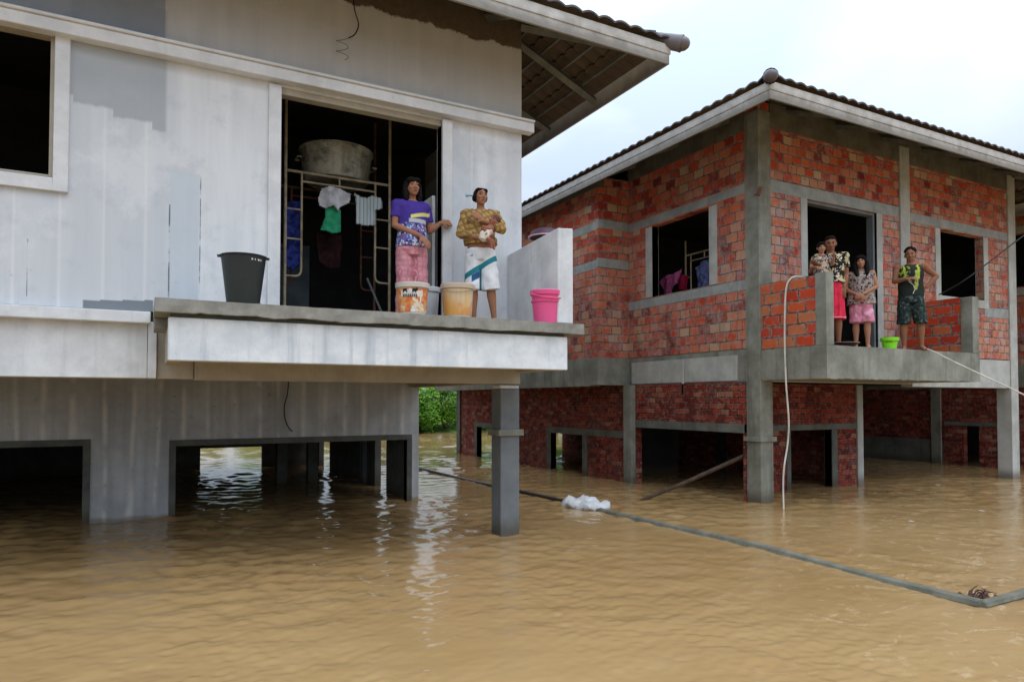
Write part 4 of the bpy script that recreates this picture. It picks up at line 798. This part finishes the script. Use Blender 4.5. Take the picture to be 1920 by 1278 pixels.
def shirt_parts(arm,zb=.84,slv=.5,k=1,loose=.018,neck=1.345,fx=1.0,sr=.056):
    L=loose; P=[('loft',[(0,0,zb,(.166+L)*k,.118+L),(0,0,zb+.08,(.160+L)*k,.112+L),(0,0,1.0,(.142+L)*k*fx,.104+L),(0,0,1.10,(.146+L)*k*fx,.106+L),(0,0,1.19,(.155+L*.8)*k*fx,.110+L*.6),(0,.004,1.275,(.156+L*.5)*k*fx,.098+L*.4),(0,.008,1.325,.128*k*fx,.078),(0,.010,neck,.072,.064)])]
    for sh,el,wr in arm:
        if slv>0:
            sh,el,wr=Vector(sh),Vector(el),Vector(wr)
            P+= [('ell',sh,(sr*1.1,)*3),('tube',[sh,sh.lerp(Vector((0,0,sh.z+.03)),.5)],[sr*1.05,sr*1.0])] if slv>.3 else []
            if slv<=1: P.append(('tube',[sh-(el-sh)*.05,sh.lerp(el,slv*.5),sh.lerp(el,slv)],[sr,sr*.98,sr*.95],.2))
            else: P+= [('tube',[sh,sh.lerp(el,.5),el],[sr,sr,sr*.92],.3),('ell',el,(sr*.9,)*3),('tube',[el,el.lerp(wr,.5),el.lerp(wr,slv-1)],[sr*.92,sr*.9,sr*.8],.2)]
    return P
def short_parts(leg,zt=.90,low=.45,r0=.10,r1=.092,w=.178,d=.128):
    P=[('loft',[(0,0,.74,w*.80,d*.92),(0,0,.80,w*.98,d),(0,0,.86,w,d),(0,0,zt,w*.93,d*.93)])]
    for hp,kn,an in leg:
        hp,kn,an=Vector(hp),Vector(kn),Vector(an)
        a=hp; f=(hp.z-low)/(hp.z-kn.z); e=hp.lerp(kn,min(1,f)) if f<=1 else kn.lerp(an,(kn.z-low)/(kn.z-an.z))
        P.append(('tube',[a,a.lerp(e,.5) if f<=1 else kn,e] ,[r0,(r0+r1)/2,r1],.15))
    return P
def turn(x,y,extra=0): return math.atan2(-x,y)+extra
# 1 woman in purple tee and pink check trousers in the doorway
arm=[((-.165,0,1.285),(-.195,-.03,1.06),(.065,-.165,.93)),((.155,.02,1.285),(.215,.06,1.05),(.335,.02,1.15))]
x,y=2.66,7.36; rz=turn(x,y,.22)
r,s,cc,rot=person('young woman',(x,y,2.5),rz,1.665,SK['a'],{'arm':arm,'leg':STD},torso=.93,hd=(.15,-.10,0),hands=[{'d':(.6,-.3,-.75),'n':(0,.7,-.4),'curl':.45,'side':-1},{'d':(1,.35,.15),'n':(0,.9,-.3),'curl':.35,'side':-1}])
r['label']='young woman in purple printed T-shirt and pink check trousers standing in the doorway'
garment('shirt',r,s,purple_tee(),shirt_parts(arm,.83,.62,k=.95,loose=.022,sr=.060),fold=.008); garment('trousers',r,s,plaid('pink_check',(.60,.30,.33),(.55,.14,.19),(.75,.62,.62),17),short_parts(STD,.90,.11,.098,.085,.176),fold=.012); hair(r,s,cc,rot,'bob')
# 2 mother with baby
arm=[((-.165,0,1.285),(-.235,-.03,1.055),(.02,-.20,.965)),((.165,0,1.285),(.245,-.135,1.085),(.03,-.17,1.175))]
leg=[((-.078,0,.80),(-.085,-.02,.44),(-.08,.01,.075)),((.078,0,.80),(.115,-.02,.44),(.16,.01,.075))]
x2,y2=3.34,6.98; rz2=turn(x2,y2)
r,s,cc,rot=person('mother in yellow plaid shirt and white and teal shorts cradling a baby beside the doorway',(x2,y2,2.5),rz2,1.545,SK['a'],{'arm':arm,'leg':leg},hd=(.38,-.08,.04),hands=[{'d':(.95,-.2,.1),'n':(0,.2,1),'curl':.5,'side':1},{'d':(-.75,-.05,.6),'n':(0,.9,-.3),'curl':.4,'side':1}])
def olive(): 
    return plaid('yellow_brown_plaid',(.42,.27,.09),(.13,.06,.025),(.58,.46,.25),15,.35)
garment('shirt',r,s,olive(),shirt_parts(arm,.93,1.55,loose=.030,sr=.062),fold=.016,fs=10); garment('shorts',r,s,board_shorts(),short_parts(leg,.885,.40,.108,.112,.182,.13),fold=.012); hair(r,s,cc,rot,'bun')
obj('hair_clip',MB().tube([Vector(cc)*s+Vector(p) for p in ((-.06,.07,.03),(-.13,.05,.035),(-.165,.04,.03))],[.007,.009,.014],8,flat=1.3),simple('turquoise_plastic',(.18,.50,.58),.4),r,smooth=True,local=True)
em=MB()
for i in range(3): em.box(-.125+i*.013,-.116+i*.013,-.151,-.146,.765,.778+i*.008)
em.v=[tuple(Vector(v)*s) for v in em.v]; obj('shorts_emblem',em,simple('teal_print',(.02,.2,.22)),r,local=True)
# baby
b=empty('person','tiny baby with reddish face and white wrap held against the mother\'s chest','person',(x2,y2,2.5),rz2)
mb=MB(); V=Vector; hc=V((.155,-.175,1.165)); brot=Matrix.Rotation(-.5,3,'Z')@Matrix.Rotation(-.35,3,'X')@Matrix.Rotation(.5,3,'Y')
head(mb,hc,brot,.66); mb.tube([hc+V((-.02,.0,-.045)),V((.10,-.19,1.07)),V((.05,-.205,1.0)),V((.03,-.20,.955))],[.03,.055,.058,.05],14)
for a_ in (((.12,-.215,1.09),(.10,-.25,1.06),(.07,-.255,1.07)),((.06,-.21,1.09),(.02,-.23,1.06),(.04,-.255,1.05))): mb.tube(a_,[.022,.018,.013],8); hand(mb,a_[2],V(a_[2])-V(a_[1]),(0,-1,0),.42,.7)
for l_ in (((.03,-.21,.97),(.10,-.255,.94),(.12,-.215,.86)),((.05,-.20,.96),(.13,-.22,.93),(.155,-.19,.85))): mb.tube(l_,[.032,.026,.018],10); mb.tube([l_[2],V(l_[2])+V((.0,-.03,-.012))],[.016,.011],8)
mb.v=[tuple(V(v)*s) for v in mb.v]; remesh('body',mb,SK['baby'],b,.005,2); face(b,hc*s,brot,.66*s,True)
garment('wrap',b,s,fab('cream_wrap',(.66,.60,.52)),[('tube',[(.095,-.19,1.06),(.05,-.207,.995),(.035,-.205,.945)],[.062,.068,.060])],.006,.006)
mb=MB().ell(hc+brot@V((0,.012,.03)),(.052,.063,.055),brot,18,12); mb.v=[tuple(V(v)*s) for v in mb.v]; obj('hair',mb,simple('baby_hair',(.10,.045,.03),.8),b,smooth='all',local=True)
# 3 man in vest with hand on hip
arm=[((-.185,0,1.30),(-.225,-.03,1.09),(-.075,-.19,1.10)),((.185,.01,1.30),(.36,.08,1.15),(.205,.0,.97))]
leg=[((-.085,0,.80),(-.105,-.02,.44),(-.10,.0,.075)),((.085,0,.80),(.125,-.02,.44),(.135,.01,.075))]
x,y=11.05,6.80
r,s,cc,rot=person('man in black and lime sleeveless top and dark patterned shorts, one hand on his hip',(x,y,2.452),turn(x,y,.12),1.68,SK['b'],{'arm':arm,'leg':leg},True,hd=(-.15,.06,0),hands=[{'d':(.9,-.3,0),'n':(0,.5,-.8),'curl':.9,'side':-1},{'d':(-.5,.2,-.7),'n':(-.7,0,.3),'curl':.6,'side':1}])
garment('vest',r,s,dark_vest(),shirt_parts(arm,.84,0,loose=.018,fx=1.08),fold=.01); garment('shorts',r,s,pattern('dark_floral_shorts',(.022,.028,.028),[((.10,.13,.13),.56),((.03,.07,.06),.55)],18),short_parts(leg,.90,.42,.100,.100,.182,.13),fold=.014); hair(r,s,cc,rot,'curly')
obj('cord',MB().tube([V(p)*s for p in ((-.05,-.135,1.08),(.02,-.15,1.0),(.035,-.155,.93),(.01,-.155,.87))],.006,6),whitec,r,smooth=True,local=True)
# 4 woman with long hair, clasped hands
arm=[((-.168,0,1.285),(-.235,-.01,1.03),(-.035,-.165,.905)),((.168,0,1.285),(.24,-.01,1.05),(.035,-.17,.92))]
x,y=9.97,6.93
r,s,cc,rot=person('smiling woman with long dark hair, patterned top and pink shorts, hands clasped in front',(x,y,2.452),turn(x,y,-.05),1.475,SK['c'],{'arm':arm,'leg':STD},hd=(.05,.05,-.08),torso=1.15,hands=[{'d':(.8,-.2,-.45),'n':(0,1,0),'curl':.7,'side':-1},{'d':(-.8,-.2,-.4),'n':(0,1,0),'curl':.7,'side':1}])
r['label']='smiling woman with long dark hair, patterned sleeveless top and pink shorts, hands clasped'
garment('blouse',r,s,pattern('grey_print_blouse',(.33,.27,.25),[((.05,.035,.035),.52),((.55,.48,.42),.58)],24),shirt_parts(arm,.76,.22,k=1.2,loose=.024),fold=.01); garment('shorts',r,s,pattern('pink_shorts',(.66,.26,.36),[((.74,.40,.52),.55)],10),short_parts(STD,.90,.45,.104,.112,.19,.138),fold=.016); hair(r,s,cc,rot,'long')
# 5 man with black and gold shirt and red longyi
arm=[((-.185,0,1.30),(-.26,-.05,1.10),(-.17,-.22,1.16)),((.180,0,1.30),(.20,.05,1.05),(.165,-.03,.86))]
x,y=9.37,7.02
r,s,cc,rot=person('man in black and gold shirt and knee length red cloth behind the balcony corner post',(x,y,2.452),turn(x,y,.1),1.735,SK['b'],{'arm':arm,'leg':STD},True,hd=(0,.22,0),hands=[{'d':(-.5,-.6,.1),'n':(0,0,1),'curl':.5,'side':1},{}])
garment('shirt',r,s,pattern('black_gold_shirt',(.02,.016,.018),[((.55,.48,.26),.53),((.68,.60,.52),.59)],15),shirt_parts(arm,.93,.6,loose=.02,fx=1.08,sr=.062),fold=.01)
garment('longyi',r,s,simple('red_cloth',(.62,.02,.06),.85,.25,10),[('loft',[(0,0,.40,.19,.15),(0,0,.55,.178,.14),(0,0,.75,.172,.13),(0,0,.90,.160,.118),(0,0,.96,.146,.108)])],fold=.03,fs=13,fz=.15)
garment('hem_band',r,s,simple('pink_hem',(.75,.35,.42),.8),[('loft',[(0,0,.415,.193,.153),(0,0,.435,.192,.152)])],.006,.02,13,fz=.15)
hair(r,s,cc,rot,'short')
# 6 child carried by that man
x,y=9.13,7.00
c=empty('person','small child in printed top held up beside the man in black and gold shirt','person',(x,y,3.36),turn(x,y,.1))
mb=MB(); hc=V((0,-.01,.615)); hr=Matrix.Rotation(.15,3,'Z')@Matrix.Rotation(.05,3,'X'); head(mb,hc,hr,.80)
mb.loft([(0,0,.10,.085,.07),(0,0,.2,.10,.075),(0,0,.32,.098,.072),(0,0,.44,.105,.068),(0,.004,.49,.07,.05),(0,.006,.53,.036,.034)],22); mb.tube([(0,.006,.50),hc+V((0,.012,-.05))],[.036,.035],10)
for q,(sh,el,wr) in zip((-1,1),(((-.10,0,.46),(-.15,-.04,.33),(-.07,-.13,.30)),((.10,0,.46),(.155,-.02,.36),(.16,-.10,.44)))):
    mb.tube([sh,el],[.034,.025],10); mb.ell(el,(.025,)*3); mb.tube([el,wr],[.025,.018],10); hand(mb,wr,V(wr)-V(el),(0,.6,-.6),.62,.5,q)
for q in (-1,1): kn=(q*.08,-.17,.12); an=(q*.07,-.15,-.08); mb.tube([(q*.05,0,.14),kn],[.055,.042],12); mb.ell(kn,(.04,)*3); mb.tube([kn,an],[.038,.025],10); mb.tube([an,(q*.075,-.21,-.115)],[.024,.016],8)
remesh('body',mb,SK['c'],c,.0055,2); face(c,hc,hr,.80)
garment('shirt',c,1,pattern('child_print_top',(.10,.085,.10),[((.50,.36,.25),.50),((.62,.56,.50),.58)],20),[('loft',[(0,0,.12,.108,.09),(0,0,.25,.115,.09),(0,0,.38,.112,.084),(0,.002,.45,.11,.076),(0,.006,.50,.062,.052)]),('tube',[(-.10,0,.46),(-.135,-.02,.38)],[.043,.043],.2),('tube',[(.10,0,.46),(.14,-.01,.40)],[.043,.043],.2)],.006,.008)
garment('shorts',c,1,simple('dark_shorts',(.05,.05,.09),.9),[('loft',[(0,0,.07,.09,.08),(0,0,.16,.105,.088)]),('tube',[(-.05,0,.14),(-.075,-.13,.125)],[.062,.054],.2),('tube',[(.05,0,.14),(.075,-.13,.125)],[.062,.054],.2)],.007,.006)
mb=MB().ell(hc+hr@V((0,.014,.028)),(.067,.078,.070),hr,20,12).ell(hc+hr@V((0,-.04,.062)),(.045,.03,.022),hr,14,8); obj('hair',jitter(mb,.004,40),hairm,c,smooth='all',local=True)
# ---------------------------------------------------------------- setting
def grid(x0,x1,y0,y1,nx,ny,f):
    mb=MB(); vs=[(x0+(x1-x0)*i/nx,y0+(y1-y0)*j/ny) for j in range(ny+1) for i in range(nx+1)]
    return mb.add([(x,y,f(x,y)) for x,y in vs],[(j*(nx+1)+i,j*(nx+1)+i+1,(j+1)*(nx+1)+i+1,(j+1)*(nx+1)+i) for j in range(ny) for i in range(nx)])
import numpy as np
def make_water():
    rs=[.7]
    while rs[-1]<46: rs.append(rs[-1]*1.0+max(.014,rs[-1]*.0062))
    rs=np.array(rs); th=np.linspace(R(-50),R(50),620)+R(28.2)
    Rg,T=np.meshgrid(rs,th,indexing='ij'); X=Rg*np.sin(T); Y=Rg*np.cos(T); Z=np.zeros_like(X)
    rg=np.random.RandomState(5); near=1/(1+np.exp((Y-6.5)/1.2))
    for i in range(110):
        L=.07*(10**rg.rand()); d=rg.normal(R(78),R(46)); k=2*math.pi/L; a=.0013*(L/.3)**.8*(1 if i%2 else .8)
        ph=rg.rand()*6.28; w=np.cos(k*(X*math.cos(d)+Y*math.sin(d))+ph+.9*np.sin(.7*X+1.1*Y+i)+.5*np.sin(1.9*X-.8*Y+2*i))
        res=np.clip(L/(np.maximum(.014,Rg*.0062)*3),0,1)**2
        Z+=a*w*res*(1.0-.72*near*(L>.13))
    env=.8+.35*np.sin(.31*X+.5*Y)*np.sin(.42*Y-.2*X+1)+.45*np.sin(.9*X-.7*Y+2)*np.sin(.6*Y+1.3*X)+.2*np.sin(2.1*X+1.7*Y); Z*=env
    nr,nt=X.shape; V_=np.stack([X,Y,Z],-1).reshape(-1,3)
    ii,jj=np.meshgrid(np.arange(nr-1),np.arange(nt-1),indexing='ij'); a=(ii*nt+jj).ravel(); q=np.stack([a,a+1,a+nt+1,a+nt],-1)
    base=len(V_); V_=np.vstack([V_,np.array([(-300,-200,-.035),(400,-200,-.035),(400,33.5,-.035),(-300,33.5,-.035)])]); q=np.vstack([q,[[base,base+1,base+2,base+3]]])
    me=bpy.data.meshes.new('water'); me.vertices.add(len(V_)); me.vertices.foreach_set('co',V_.ravel().astype('f')); me.loops.add(q.size); me.loops.foreach_set('vertex_index',q.ravel().astype('i'))
    me.polygons.add(len(q)); me.polygons.foreach_set('loop_start',np.arange(0,q.size,4).astype('i')); me.polygons.foreach_set('loop_total',np.full(len(q),4,'i')); me.polygons.foreach_set('use_smooth',np.ones(len(q),'?')); me.update(calc_edges=True)
    me.materials.append(M['water']); return link(bpy.data.objects.new('water',me))
tag(make_water(),kind='structure')
mud=simple('mud_bed',(.2,.14,.08),.95)
tag(obj('ground',MB().add([(-900,-700,-.62),(1000,-700,-.62),(1000,1200,-.62),(-900,1200,-.62)],[(0,1,2,3)]),mud),kind='structure')
grass=simple('bank_grass',(.07,.13,.025),.95,.5,1.5,.1,.4)
def bz(x,y): return -.3+min(1,max(0,(y-31.5)/3.2))*.75+.12*noise.noise(Vector((x*.35,y*.35,0)))
tag(obj('bank',grid(-60,110,31,75,170,44,bz),grass,smooth='all'),kind='structure')
def leafmat(name,a,b):
    n=N(name); r=n.gm.outputs['Random Per Island']; c=n.mix(r,a,b)
    return n.fin(c,.6,.25,Transmission_Weight=0)
LM=[leafmat('bright_leaf',(.06,.18,.012),(.18,.38,.035)),leafmat('dull_leaf',(.035,.09,.015),(.09,.18,.03))]
bark=simple('bark',(.10,.075,.05),.9,.4,12)
def bush(h,w,n,seed,mat):
    rnd=random.Random(seed); tr=MB(); cr=MB()
    cl=[]
    for i in range(9):
        a=rnd.uniform(0,6.28); q=rnd.uniform(.1,.75)*w; top=Vector((q*math.cos(a),q*math.sin(a),h*rnd.uniform(.35,.9)))
        tr.tube([(0,0,-.4),top*.4+Vector((0,0,.1)),top],[.06,.035,.012],6); cl.append((top,rnd.uniform(.28,.5)*w))
        cl.append((Vector((top.x*1.2,top.y*1.2,top.z*.45)),rnd.uniform(.3,.45)*w))
    for i in range(n):
        c,r=rnd.choice(cl); d=Vector((rnd.gauss(0,1),rnd.gauss(0,1),rnd.gauss(0,.8))).normalized()*r*rnd.uniform(.45,1.05)
        p=c+d; 
        if p.z<-.25: continue
        a=Vector((rnd.gauss(0,1),rnd.gauss(0,1),rnd.gauss(0,.6))).normalized(); b=a.orthogonal().normalized(); l=rnd.uniform(.05,.11)
        cr.add([p-a*l,p+b*l*.45,p+a*l,p-b*l*.45+Vector((0,0,.01))],[(0,1,2,3)])
    return tr,cr
protos=[]
for k,(h,w,n) in enumerate(((3.0,1.5,5200),(2.3,1.7,4800),(4.0,1.9,6000))):
    tr,cr=bush(h,w,n,k+3,0); protos.append((tr,cr,h))
shrub_spots=[(11.4,33.0,0,.92),(12.75,33.1,1,1.0),(14.1,33.5,0,.9),(9.9,33.2,1,.9),(8.3,33.6,1,.7),(6.5,33.2,0,.6),(4.7,33.4,1,.6),(2.6,33.6,1,.55),(.6,33.2,0,.5),(-2,33.5,1,1.1),(-4.5,33.4,2,.8),(16.0,33.6,1,1),(18.2,33.4,2,.8),(20.6,33.3,0,1.1),(23,33.6,1,1.2),(25.5,33.4,2,.8),(28.5,33.6,0,1.2),(12.2,35.6,1,.95),(7,37,1,.7),(17,37,1,.9)]
desc={0:'rounded bright green shrub',1:'low spreading bright green shrub',2:'taller dull green shrub'}
meshc={}
for i,(x,y,k,s) in enumerate(shrub_spots):
    vis=i in (0,1,2,3)
    lab={0:'left bright green shrub on the far bank in the gap between houses',1:'low bright green shrub on the far bank, middle of the gap',2:'bright green shrub on the far bank beside the distant brick corner',3:'low shrub on the far bank just behind the left house corner'}.get(i,desc[k]+' on the far bank hidden mostly behind the houses')
    r=empty('shrub',lab,'shrub',(x,y,.1),i*1.3,'shrubs along the far bank'); r.scale=(s,s,s)
    if k not in meshc:
        tr,cr,h=protos[k]; a=obj('trunk',tr,bark,r,local=True); b=obj('crown',cr,LM[0 if k<2 else 1],r,local=True,edge='keep'); meshc[k]=(a.data,b.data)
    else:
        for nm,me in zip(('trunk','crown'),meshc[k]): link(bpy.data.objects.new(nm,me),r)
# ---------------------------------------------------------------- light, sky, camera
W=bpy.data.worlds.new('World'); S.world=W; W.use_nodes=True; t=W.node_tree; bg=t.nodes['Background']
sky=t.nodes.new('ShaderNodeTexSky'); sky.sky_type='NISHITA'; sky.sun_disc=False; sky.sun_elevation=R(48); sky.sun_rotation=R(205); sky.dust_density=3
tc=t.nodes.new('ShaderNodeTexCoord'); sp=t.nodes.new('ShaderNodeSeparateXYZ'); t.links.new(tc.outputs['Generated'],sp.inputs[0])
nz=t.nodes.new('ShaderNodeTexNoise'); nz.inputs['Scale'].default_value=2.2; nz.inputs['Detail'].default_value=5; nz.inputs['Roughness'].default_value=.5
mp=t.nodes.new('ShaderNodeMapping'); mp.inputs[3].default_value=(1,1,2.2); t.links.new(tc.outputs['Generated'],mp.inputs[0]); t.links.new(mp.outputs[0],nz.inputs['Vector'])
r1=t.nodes.new('ShaderNodeValToRGB'); e=r1.color_ramp; e.elements[0].position=.35; e.elements[0].color=(5.0,5.95,7.4,1); e.elements[1].position=.68; e.elements[1].color=(7.7,8.2,8.75,1); t.links.new(nz.outputs[0],r1.inputs[0])
# overcast: brighter towards the zenith
mr=t.nodes.new('ShaderNodeMapRange'); mr.inputs[1].default_value=.15; mr.inputs[2].default_value=1; mr.inputs[3].default_value=1.0; mr.inputs[4].default_value=3.3; t.links.new(sp.outputs[2],mr.inputs[0])
vm=t.nodes.new('ShaderNodeVectorMath'); vm.operation='SCALE'; t.links.new(r1.outputs[0],vm.inputs[0]); t.links.new(mr.outputs[0],vm.inputs[3])
mx=t.nodes.new('ShaderNodeMix'); mx.data_type='RGBA'; mx.inputs[0].default_value=.88; t.links.new(sky.outputs[0],mx.inputs[6]); t.links.new(vm.outputs[0],mx.inputs[7]); t.links.new(mx.outputs[2],bg.inputs[0]); bg.inputs[1].default_value=.098
sl=bpy.data.lights.new('sun','SUN'); sl.energy=.55; sl.angle=R(50); sl.color=(1,.97,.93); so=bpy.data.objects.new('sun',sl); COL.objects.link(so); so.location=(5,-20,30)
az=R(205); el=R(48); dirv=Vector((math.sin(az)*math.cos(el)*-1*-1,math.cos(az)*math.cos(el),math.sin(el)))
dirv=Vector((.2,-.75,1.3)).normalized(); so.rotation_euler=dirv.to_track_quat('Z','Y').to_euler()
sky.sun_elevation=math.asin(dirv.z); sky.sun_rotation=math.atan2(dirv.x,dirv.y)
cam=bpy.data.cameras.new('camera'); cam.sensor_width=36; cam.lens=36*1290/1920; cam.shift_y=77/1920; cam.clip_end=3000; cam.clip_start=.05
co=bpy.data.objects.new('camera',cam); COL.objects.link(co); co.location=(0,0,1.65); co.rotation_euler=(R(91.5),0,R(-28.2)); S.camera=co
S.view_settings.view_transform='Standard'; S.view_settings.look='None'; S.view_settings.exposure=.12; S.view_settings.gamma=1
S.render.engine='CYCLES'; S.cycles.max_bounces=8; S.render.resolution_x=1024; S.render.resolution_y=681
